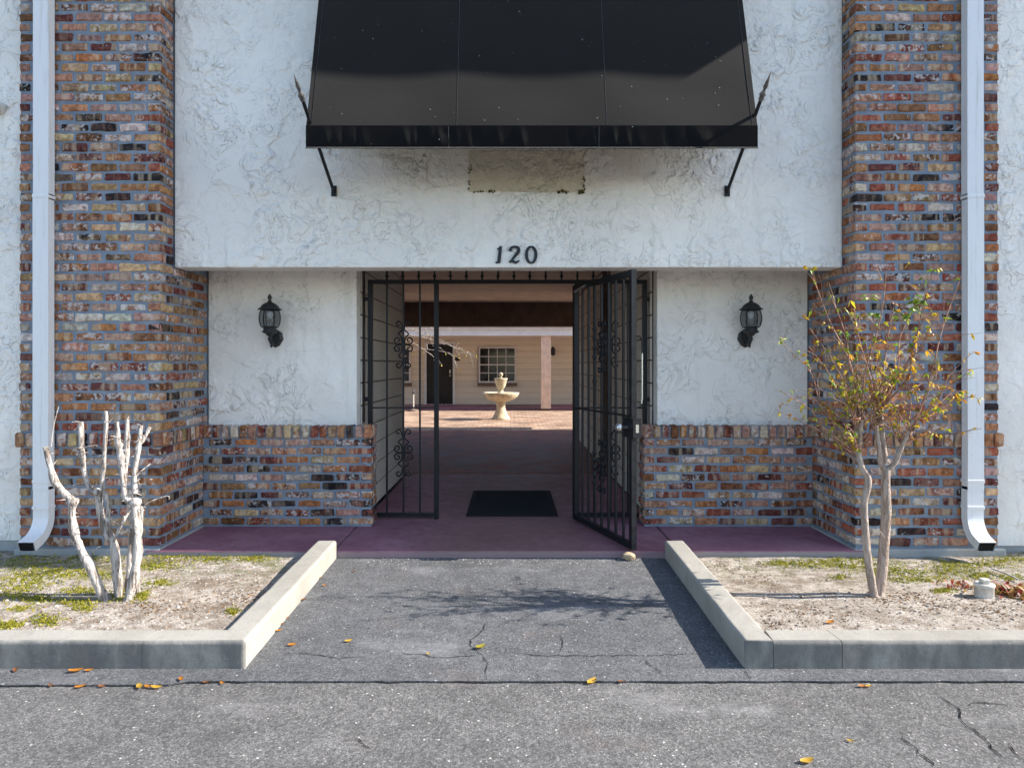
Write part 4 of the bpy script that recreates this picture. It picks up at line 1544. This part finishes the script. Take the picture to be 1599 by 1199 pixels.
# door mat
mt = MB().box(-.395, .425, 6.09, 7.30, ZS + .001, ZS + .012)
dm = tag(mt.build("doormat", M_MAT, bevel=.004, seg=1), "large black rubber doormat lying inside the gateway", "doormat")
rb = MB()
for k in range(30):
    y_ = 6.15 + k * .0375
    rb.box(-.35, .38, y_, y_ + .018, ZS + .0121, ZS + .0155)
rb.build("ribs", M_MAT, dm)

# ------------------------------------------------------------------ cut-back shrub
rnd.seed(77)
SD = 3.90
sx0, sz0 = (195 - 797) * SD / F, soil_z((195 - 797) * SD / F, SD)
sh = empty("bare_shrub", (sx0, SD, sz0), "hard pruned bare shrub with bleached stems in the sandy bed", "shrub")


def sh_pt(zx, zy, dd):
    p = at(60 + zx / 3.635, 630 + zy / 3.635, SD)
    return Vector((p.x - sx0, dd, p.z - sz0))


def stem(pts, r0, r1, d0, d1, name="stem", knob=False):
    n_ = len(pts)
    P = [sh_pt(p[0], p[1], d0 + (d1 - d0) * i / (n_ - 1) + rnd.uniform(-.006, .006)) for i, p in enumerate(pts)]
    P = smooth_path(P, 4)
    m_ = len(P)
    rad = [1.12 * (r0 + (r1 - r0) * i / (m_ - 1)) * (1 + .26 * mnoise.noise(Vector((i * .55, r0 * 900, d0 * 50)))) for i in range(m_)]
    mb = MB().tube(P, rad, 9, wob=.10)
    if knob:
        mb.lathe([(r1 * .8, -r1 * 1.8), (r1 * 1.7, -r1 * .5), (r1 * 1.75, r1 * .5), (r1 * .6, r1 * 1.3)], 8, P[-1].x, P[-1].y, P[-1].z)
    mb.build(name, M_BARK1, sh)
    return P


allp = []
allp += stem([(395, 1140), (340, 980), (270, 830), (230, 740), (222, 640), (228, 545)], .024, .018, -.02, -.05, knob=True)
allp += stem([(228, 545), (185, 500), (140, 430), (120, 330), (105, 235)], .019, .014, -.05, -.10, "branch")
allp += stem([(440, 1110), (432, 960), (415, 800), (362, 730), (335, 620), (332, 500)], .023, .016, .03, .02, knob=True)
allp += stem([(332, 505), (290, 505), (252, 455), (235, 380), (215, 250), (200, 110)], .015, .012, .02, .06, "branch")
allp += stem([(345, 495), (358, 400), (370, 250), (378, 130), (380, 45)], .012, .009, .02, .0, "branch")
allp += stem([(412, 780), (388, 700), (390, 560), (368, 490)], .012, .010, .03, .0, "branch")
allp += stem([(470, 1090), (478, 900), (486, 750), (480, 600)], .019, .016, .08, .09, knob=True)
allp += stem([(480, 600), (450, 570), (425, 540), (425, 420), (438, 250), (435, 100)], .016, .012, .09, .13, "branch")
allp += stem([(520, 1130), (560, 950), (570, 800), (562, 680), (550, 560)], .0245, .020, -.03, .0, knob=True)
allp += stem([(545, 560), (503, 530), (486, 400), (480, 280), (470, 220), (467, 100)], .017, .013, .0, -.04, "branch")
allp += stem([(550, 510), (542, 380), (555, 230), (550, 130)], .014, .011, .0, .05, "branch")
allp += stem([(556, 230), (575, 195), (597, 140)], .011, .010, .045, .06, "branch")
allp += stem([(536, 470), (520, 350), (528, 190)], .010, .008, .03, .09, "branch")
allp += stem([(500, 1100), (515, 850), (540, 700), (548, 600)], .017, .012, .10, .06)
allp += stem([(420, 785), (455, 700), (490, 620)], .008, .006, .0, .05, "branch")
for X, Z in ((470, 235), (480, 300)):
    p = sh_pt(X, Z, -.02)
    MB().lathe([(.008, -.02), (.021, -.008), (.022, .008), (.008, .02)], 8, p.x, p.y, p.z).build("knot", M_BARK1, sh)
tw = MB()
for pts in ([(90, 240), (85, 130), (95, 20)], [(240, 250), (300, 242), (350, 240)], [(560, 470), (580, 400), (610, 350)], [(575, 480), (620, 440), (655, 425)],
            [(585, 620), (630, 560), (715, 530), (716, 555)], [(255, 725), (290, 690), (325, 660)], [(310, 860), (340, 820), (375, 798)],
            [(250, 840), (215, 810), (190, 790)], [(150, 560), (180, 562), (205, 563)], [(300, 372), (320, 370), (330, 385)], [(405, 645), (440, 670), (460, 668)]):
    P = [sh_pt(a_, b_, rnd.uniform(-.06, .06)) for a_, b_ in pts]
    tw.tube(smooth_path(P, 3), .0028, 4, caps=False)
ends = allp[:]
for k in range(230):
    p = rnd.choice(ends[:])
    if p.z < .38: continue
    q = p + Vector((rnd.gauss(0, .028), rnd.gauss(0, .028), rnd.gauss(.006, .02)))
    tw.tube([p, p.lerp(q, .5) + Vector((0, 0, .003)), q], [.0032, .0026, .0012], 4, caps=False)
tag(tw.build("twigs", M_BARK1, sh), kind='stuff')

# ------------------------------------------------------------------ young tree
rnd.seed(41)
TD = 3.98
tx0 = (1368 - 797) * TD / F
tz0 = soil_z(tx0, TD)
tr = empty("young_tree", (tx0, TD, tz0), "young two-stemmed tree with sparse yellow leaves in the sandy bed", "tree")


def t3(zx, zy, dd=0.0):
    p = at(1210 + zx / 3.867, 640 + zy / 3.867, TD)
    return Vector((p.x - tx0, dd, p.z - tz0))


def t2(zx, zy, dd=0.0):
    p = at(1210 + zx / 4.282, 400 + zy / 4.282, TD)
    return Vector((p.x - tx0, dd, p.z - tz0))


def tstem(P, r0, r1, name):
    P = smooth_path(P, 5)
    m_ = len(P)
    rad = [(r0 + (r1 - r0) * i / (m_ - 1)) * (1 + .10 * mnoise.noise(Vector((i * .5, r0 * 900, 3)))) for i in range(m_)]
    rad[0] *= 1.3
    MB().tube(P, rad, 10, wob=.035).build(name, M_BARK2, tr)
    return P


tstem([t3(590, 1130, -.02), t3(562, 1000, -.03), t3(541, 850, -.03), t3(534, 700, -.02), t3(528, 560, -.02), t3(548, 420, -.03), t3(512, 350, -.03), t3(488, 245, -.02)], .023, .017, "trunk")
tstem([t3(640, 1140, .03), t3(662, 1000, .03), t3(684, 800, .04), t3(690, 600, .03), t3(686, 440, .03), t3(690, 370, .03)], .031, .023, "trunk")
tstem([t3(686, 380, .03), t3(650, 325, .02), t3(625, 200, .0), t3(612, 90, .0)], .016, .011, "limb")
tstem([t3(700, 330, .05), t3(690, 230, .06), t3(682, 100, .07), t3(682, -20, .08)], .018, .012, "limb")
tstem([t3(695, 370, .03), t3(738, 318, .02), t3(768, 215, .0), t3(800, 125, -.02)], .016, .011, "limb")
tstem([t3(490, 250, -.02), t3(500, 170, -.02), t3(505, 60, -.04)], .013, .009, "limb")
tstem([t3(650, 800, -.0), t3(655, 770, -.01), t3(600, 700, -.03)], .004, .0025, "limb")
heads = [t3(505, 80, -.03), t3(612, 95, .0), t3(682, 0, .08), t3(800, 125, -.02), t3(490, 245, -.02), t3(765, 215, 0)]
tips = [(300, 70, 0), (560, 90, 0), (935, 80, 2), (1330, 140, 3), (150, 560, 4), (25, 930, 4), (95, 1040, 4), (310, 470, 0), (1300, 640, 3),
        (1355, 900, 3), (1235, 920, 3), (1105, 290, 2), (430, 220, 1), (985, 340, 2), (225, 950, 0), (890, 300, 2), (600, 330, 1), (250, 600, 0),
        (430, 700, 0), (620, 600, 1), (750, 640, 2), (1000, 560, 2), (940, 480, 2), (1180, 760, 3), (1080, 700, 3), (545, 780, 0), (480, 900, 0),
        (700, 560, 1), (830, 600, 2), (1150, 1010, 3), (1150, 1120, 5), (330, 820, 0), (400, 960, 4), (900, 760, 3), (640, 900, 1), (1040, 900, 5), (720, 760, 2),
        (380, 1050, 4), (860, 880, 3), (560, 1000, 4)]
tw = MB(); fo_ = MB()
LEAFC = [(.62, .42, .02), (.68, .52, .04), (.52, .42, .03), (.36, .38, .03), (.42, .20, .04), (.30, .12, .04), (.50, .28, .03), (.22, .28, .03)]
LW = [24, 16, 16, 8, 12, 10, 10, 4]


def twig(p, q, r0, r1, bend=.04, kids=0, leaves=0, green=0.0, lsz=1.0):
    mid1 = p.lerp(q, .33) + Vector((rnd.uniform(-bend, bend), rnd.uniform(-bend, bend), rnd.uniform(0, bend)))
    mid2 = p.lerp(q, .68) + Vector((rnd.uniform(-bend, bend), rnd.uniform(-bend, bend), rnd.uniform(-bend * .3, bend))) * .6
    P = smooth_path([p, mid1, mid2, q], 4)
    m_ = len(P)
    tw.tube(P, [1.15 * (r0 + (r1 - r0) * i / (m_ - 1)) for i in range(m_)], 5, caps=False)
    L_ = (q - p).length
    dirv = (q - p).normalized()
    for k in range(kids):
        t = rnd.uniform(.2, .95)
        b_ = P[int(t * (m_ - 1))]
        out = (dirv * rnd.uniform(.2, 1) + Vector((rnd.gauss(0, .6), rnd.gauss(0, .6), rnd.gauss(.1, .45)))).normalized()
        e_ = b_ + out * L_ * rnd.uniform(.12, .30)
        P2 = smooth_path([b_, b_.lerp(e_, .5) + Vector((rnd.uniform(-.012, .012), rnd.uniform(-.012, .012), .008)), e_], 2)
        tw.tube(P2, [r1 * 1.1 + .0006, r1 * 1.0, r1, r1 * .8, r1 * .6], 3, caps=False)
        for j in range(leaves):
            if rnd.random() < .5:
                lp = P2[rnd.randrange(1, 5)]
                put_leaf(lp, green, lsz)
    for j in range(leaves * 2):
        lp = P[rnd.randrange(m_ // 4, m_)]
        put_leaf(lp, green, lsz)


def put_leaf(lp, green, lsz):
    c = rnd.choices(LEAFC, LW)[0]
    if rnd.random() < green: c = rnd.choice([(.20, .30, .03), (.30, .38, .05), (.14, .24, .02)])
    f = rnd.uniform(.75, 1.25)
    c = tuple(x * f for x in c)
    d_ = Vector((rnd.uniform(-1, 1), rnd.uniform(-1, 1), rnd.uniform(-.7, .35)))
    for q_ in range(rnd.choice((1, 2, 2, 3))):
        d2_ = d_ + Vector((rnd.gauss(0, .5), rnd.gauss(0, .5), rnd.gauss(0, .4)))
        leaf_quad(fo_, lp, d2_, rnd.uniform(.022, .044) * lsz, rnd.uniform(.011, .020) * lsz, tuple(x * rnd.uniform(.8, 1.2) for x in c), rnd.uniform(0, .5))


for zx, zy, hi in tips:
    h = heads[hi] + Vector((rnd.gauss(0, .012), rnd.gauss(0, .012), rnd.gauss(0, .03)))
    q = t2(zx, zy, rnd.uniform(-.30, .28))
    up_ = zy < 400
    twig(h, q, .0052 if up_ else .0042, .0014, .05, 7 if not up_ else 9, 2, .45 if up_ else .10, 1.15 if up_ else 1.0)
for k in range(52):   # dense short growth about the heads
    h = rnd.choice(heads)
    q = h + Vector((rnd.gauss(0, .16), rnd.gauss(0, .14), abs(rnd.gauss(.16, .12))))
    twig(h, q, .003, .0012, .03, 4, 1, .05, .95)
for zx, zy in ((890, 300), (930, 310), (905, 360), (885, 400), (630, 400), (600, 275)):
    for k in range(4):
        p = t2(zx + rnd.uniform(-15, 15), zy + rnd.uniform(-15, 15), -.05)
        leaf_quad(fo_, p, Vector((rnd.choice((-1, 1)), rnd.uniform(-.5, .3), -.1)), .055, .024, rnd.choice([(.16, .28, .02), (.24, .36, .03), (.34, .40, .05)]), .3)
tag(tw.build("twigs", M_TWIG, tr), kind='stuff')
tag(fo_.build("leaves", M_LEAF, tr, colours=True), kind='stuff')

# ------------------------------------------------------------------ ground cover, litter and small things
rnd.seed(9)


def ground_hit(px, py):
    z = .04
    for _ in range(6):
        d = (CAM_Z - z) * F / (py - 570)
        X = (px - 797) * d / F
        z = soil_z(X, d)
    return Vector((X, d, z))


gc = MB()
patches = [(90, 893, 55, 6, 170), (40, 907, 40, 9, 170), (20, 925, 25, 8, 80), (150, 899, 40, 5, 90), (270, 868, 26, 5, 120), (332, 873, 24, 4, 90), (243, 884, 30, 6, 130),
           (395, 872, 20, 4, 90), (55, 935, 22, 5, 70), (125, 922, 20, 4, 70), (188, 930, 10, 6, 60), (222, 930, 9, 7, 60), (12, 976, 14, 4, 70), (70, 968, 16, 7, 80), (132, 949, 12, 4, 40),
           (60, 876, 60, 10, 160), (140, 870, 40, 8, 90), (365, 955, 8, 3, 30), (248, 910, 18, 4, 60), (30, 950, 14, 4, 30), (115, 940, 25, 4, 60),
           (1270, 881, 40, 4, 120), (1220, 879, 20, 3, 60), (1340, 884, 30, 4, 90), (1400, 893, 40, 7, 150), (1440, 905, 40, 4, 110), (1490, 890, 26, 6, 100), (1530, 900, 16, 4, 60),
           (1475, 922, 12, 3, 50), (1580, 902, 14, 4, 60), (1510, 882, 40, 4, 100), (1310, 902, 10, 3, 30), (1570, 876, 30, 6, 90), (1320, 874, 40, 2, 60)]
for px, py, sx_, sy_, n_ in patches:
    for k in range(int(n_ * 1.7)):
        qx, qy = px + rnd.gauss(0, sx_ * .8), py + rnd.gauss(0, sy_ * .75)
        if qy < 866 or qy > 985: continue
        p = ground_hit(qx, qy)
        if p.x > -1.42 and p.x < 1.3: continue
        c = rnd.choice([(.32, .32, .02), (.40, .37, .03), (.22, .23, .02), (.42, .36, .05), (.15, .17, .02)])
        for j in range(3):
            d_ = Vector((rnd.uniform(-1, 1), rnd.uniform(-1, 1), rnd.uniform(.05, .8)))
            leaf_quad(gc, p + Vector((rnd.gauss(0, .006), rnd.gauss(0, .006), 0)), d_, rnd.uniform(.010, .022), rnd.uniform(.005, .010), c, .1)
        if rnd.random() < .15:
            leaf_quad(gc, p, Vector((rnd.uniform(-.6, .6), rnd.uniform(-.6, .6), 1)), rnd.uniform(.025, .050), rnd.uniform(.003, .005), tuple(x * .9 for x in c), .25)
tag(gc.build("weeds", M_LEAF, colours=True), "low bright green weeds scattered over the sandy beds", kind='stuff')

lt = MB()
LC = [(.17, .085, .04), (.27, .14, .06), (.10, .06, .035), (.36, .21, .09), (.30, .22, .14), (.12, .09, .07)]
for (px, py, sx_, sy_, n_) in ((390, 935, 30, 12, 130), (350, 940, 40, 16, 110), (240, 955, 40, 14, 110), (380, 905, 40, 18, 60), (280, 945, 50, 14, 120), (200, 945, 40, 8, 60), (100, 960, 60, 14, 60),
                                (1420, 932, 30, 6, 110), (1380, 936, 25, 5, 60), (1470, 945, 60, 12, 190), (1560, 950, 40, 14, 150), (1180, 900, 26, 14, 90), (1250, 955, 60, 14, 110), (1210, 975, 14, 6, 40), (1300, 960, 120, 20, 150),
                                (1130, 885, 14, 8, 40), (330, 910, 90, 20, 120)):
    for k in range(int(n_ * 1.25)):
        qx, qy = px + rnd.gauss(0, sx_ * .7), py + rnd.gauss(0, sy_ * .7)
        if qy < 872: continue
        p = ground_hit(qx, qy)
        if p.y < 3.31 or (-1.42 < p.x < 1.28): continue
        d_ = Vector((rnd.uniform(-1, 1), rnd.uniform(-1, 1), rnd.uniform(0, .12)))
        leaf_quad(lt, p + Vector((0, 0, .002)), d_, rnd.uniform(.008, .024), rnd.uniform(.003, .009), rnd.choice(LC), .05)
tag(lt.build("leaf_litter", M_LITTER, colours=True), "brown dry leaf litter and bark bits on the sandy beds", kind='stuff')

# pale specks of grit and small stones on soil and pavement
gr = MB()
for k in range(900):
    if k < 600:
        X = rnd.choice((-1, 1)) * rnd.uniform(1.45, 4.6); Y = rnd.uniform(3.32, 4.9)
        z_ = soil_z(X, Y)
        if X < 0 and X > -1.42: continue
    else:
        X = rnd.uniform(-1.1, 1.0); Y = 4.95 - abs(rnd.gauss(0, .12)); z_ = 0
    r_ = rnd.uniform(.002, .0055)
    c = rnd.choice([(.5, .46, .42), (.36, .33, .3), (.6, .57, .52), (.2, .18, .16)])
    gr.lathe([(r_ * .5, -r_ * .3), (r_, r_ * .1), (r_ * .4, r_ * .7)], 5, X, Y, z_, c, smooth=False)
CL = [(.42, .36, .30), (.50, .44, .38), (.36, .30, .25), (.28, .22, .17), (.54, .48, .42)]
for k in range(1600):
    X = rnd.choice((-1, 1)) * rnd.uniform(1.42, 4.3); Y = rnd.uniform(3.31, 4.9)
    if -1.42 < X < 1.3: continue
    r_ = rnd.choice((.003, .004, .005, .006, .008, .011))
    q = rnd.uniform(.7, 1.3)
    gr.lathe([(r_ * .6, -r_ * .3), (r_, r_ * .1 * q), (r_ * .55, r_ * .6 * q)], 5, X, Y, soil_z(X, Y), rnd.choice(CL), smooth=False, rot0=rnd.uniform(0, 6))
tag(gr.build("grit", M_LITTER, colours=True), "loose pale grit on the beds and pavement", kind='stuff')

# fallen leaves one by one
LO, LB, LY = (.50, .20, .03), (.24, .10, .04), (.60, .36, .05)
leaves = [
    (24, 1048, LB, 1.0, "brown fallen leaf under the kerb face near the picture edge"), (118, 1049, LO, 1.4, "long orange fallen leaf under the kerb below the bare shrub"),
    (139, 1048, LO, .9, "small orange fallen leaf touching the longer leaf under the kerb"), (79, 1069, LB, .9, "brown fallen leaf in the seam, leftmost of its row"),
    (125, 1071, LO, 1.0, "dull orange fallen leaf in the seam, second of the left row"), (159, 1070, LB, .8, "small brown fallen leaf in the seam, third of the left row"),
    (218, 1071, LY, 1.3, "bright yellow-orange fallen leaf, largest of the three touching in the seam"), (231, 1071, LO, 1.0, "orange fallen leaf in the middle of the three touching in the seam"),
    (244, 1072, LY, 1.1, "narrow yellow fallen leaf, rightmost of the three touching in the seam"), (283, 1062, LO, 1.0, "curled orange fallen leaf where the seam steps near the kerb corner"),
    (322, 1064, LB, .8, "brown fallen leaf in the seam below the left kerb corner"), (347, 1065, LO, .7, "small pale orange fallen leaf in the seam just past the left kerb corner"),
    (456, 1008, LO, 1.0, "orange fallen leaf lying upright on the driveway near the left kerb"), (544, 1002, LY, .9, "pale yellow folded fallen leaf alone on the driveway"),
    (750, 1012, (.35, .30, .04), 1.5, "yellow-green fallen leaf beside the driveway crack"), (472, 938, LB, 1.1, "brown fallen leaf midway along the left side kerb"),
    (447, 966, LO, .8, "small orange fallen leaf against the left side kerb, above two others"), (439, 976, LB, .8, "small brown fallen leaf between two others against the left kerb"),
    (435, 986, LO, .8, "orange fallen leaf against the left kerb, lowest of three"), (499, 904, LB, .9, "brown fallen leaf by the far end of the left kerb"),
    (507, 915, LO, .8, "orange fallen leaf on the driveway just out from the kerb end"), (669, 1022, LY, .6, "tiny yellow fallen leaf caught in a driveway crack"),
    (924, 1063, LY, 1.4, "bright yellow fallen leaf in the seam in front of the right kerb"), (971, 1063, LB, .9, "brown fallen leaf in the seam right of the bright yellow one"),
    (1260, 1187, LY, 1.3, "yellow fallen leaf alone on the grey lot at the picture bottom"), (1328, 1155, LY, .6, "tiny yellow fallen leaf on the grey lot near the long crack"),
    (1346, 1070, LO, .9, "orange fallen leaf in the seam below the right kerb, left of a pair"), (1356, 1070, LY, .8, "yellow fallen leaf in the seam below the right kerb, right of a pair"),
    (1296, 973, LO, 1.2, "long tan fallen leaf on the sand behind the right kerb"), (553, 893, LB, .7, "small brown fallen leaf on the driveway near the walkway edge"),
]
rnd.seed(2)
for px, py, c, s, lab in leaves:
    if px == 1296:
        p = ground_hit(px, py)
    else:
        d = CAM_Z * F / (py - 570)
        p = Vector(((px - 797) * d / F, d, 0.0 if d > 3.03 else -.008))
    mb = MB()
    L_, W_ = .042 * s, .020 * s
    n_ = 7
    vs_, fs_ = [], []
    for i in range(n_):
        t = i / (n_ - 1)
        w_ = W_ * .5 * math.sin(math.pi * (t * .92 + .04)) ** .8
        zc = .002 + .0035 * s * (2 * t - 1) ** 2
        vs_ += [(L_ * (t - .5), -w_, zc + .003 * s), (L_ * (t - .5), 0, zc), (L_ * (t - .5), w_, zc + .005 * s)]
    for i in range(n_ - 1):
        a = 3 * i
        fs_ += [(a, a + 3, a + 4, a + 1), (a + 1, a + 4, a + 5, a + 2)]
    mb.add(vs_, fs_, c, True)
    o = mb.build("fallen_leaf", M_LEAF, None, p, colours=True)
    o.rotation_euler = (rnd.uniform(-.12, .12), rnd.uniform(-.10, .10), rnd.uniform(-.9, .9))
    o.location.z += .003
    tag(o, lab, "fallen leaf", "fallen leaves on the ground")

# white cleanout pipe
pp = ground_hit(1537, 932)
cp = empty("cleanout_pipe", pp, "short white capped pipe standing among red-leaved plants", "pipe")
MB().lathe([(.050, -.03), (.050, .064), (.053, .066), (.053, .078), (.045, .081)], 24).build("pipe", M_PVC, cp)
MB().box(-.021, .021, -.021, .021, .0815, .108).build("cap_nut", M_PVC, cp, bevel=.004)


# red leaved plants
def rosette(px, py, n_, size, label, cols):
    p = ground_hit(px, py)
    root = empty("red_plant", p, label, "plant", "red-leaved plants in the bed")
    mb = MB()
    for k in range(n_):
        an = rnd.uniform(0, 2 * math.pi)
        off = Vector((rnd.gauss(0, size * .9), rnd.gauss(0, size * .45), 0))
        d_ = Vector((math.cos(an), math.sin(an), rnd.uniform(.5, 2.2))).normalized()
        L_ = size * rnd.uniform(.5, 1.0)
        s_ = d_.cross(Vector((0, 0, 1))).normalized()
        pts = []
        c = rnd.choice(cols)
        vs_, fs_ = [], []
        for i in range(5):
            t = i / 4
            q = off + d_ * L_ * t - Vector((0, 0, L_ * .45 * t * t))
            w_ = L_ * .11 * math.sin(math.pi * (t * .85 + .12))
            vs_ += [q - s_ * w_, q + Vector((0, 0, -w_ * .4)), q + s_ * w_]
        for i in range(4):
            a = 3 * i
            fs_ += [(a, a + 3, a + 4, a + 1), (a + 1, a + 4, a + 5, a + 2)]
        mb.add(vs_, fs_, c, True)
    tag(mb.build("leaves", M_LEAF, root, colours=True), kind='stuff')
    MB().lathe([(size * .1, -.02), (size * .08, .02), (size * .03, .035)], 6).build("stem", M_TWIG, root)


RC = [(.30, .05, .035), (.38, .10, .04), (.20, .035, .03), (.34, .18, .05), (.14, .12, .03), (.42, .26, .06)]
rosette(1572, 926, 110, .105, "red and green leaved plant right of the white capped pipe", RC)
rosette(1602, 930, 70, .118, "red leaved plant at the picture edge beyond the white pipe", RC)
rosette(1504, 917, 46, .075, "low dark red plant left of the white capped pipe", RC)

# stick and pale stone in the bed
st = MB()
a_, b_ = ground_hit(1548, 892), ground_hit(1592, 910)
st.tube([a_ + Vector((0, 0, .02)), a_.lerp(b_, .5) + Vector((0, 0, .026)), b_ + Vector((0, 0, .02))], [.005, .006, .005], 6)
tag(st.build("stick", M_PVC), "pale straight stick lying behind the red-leaved plants", "stick")
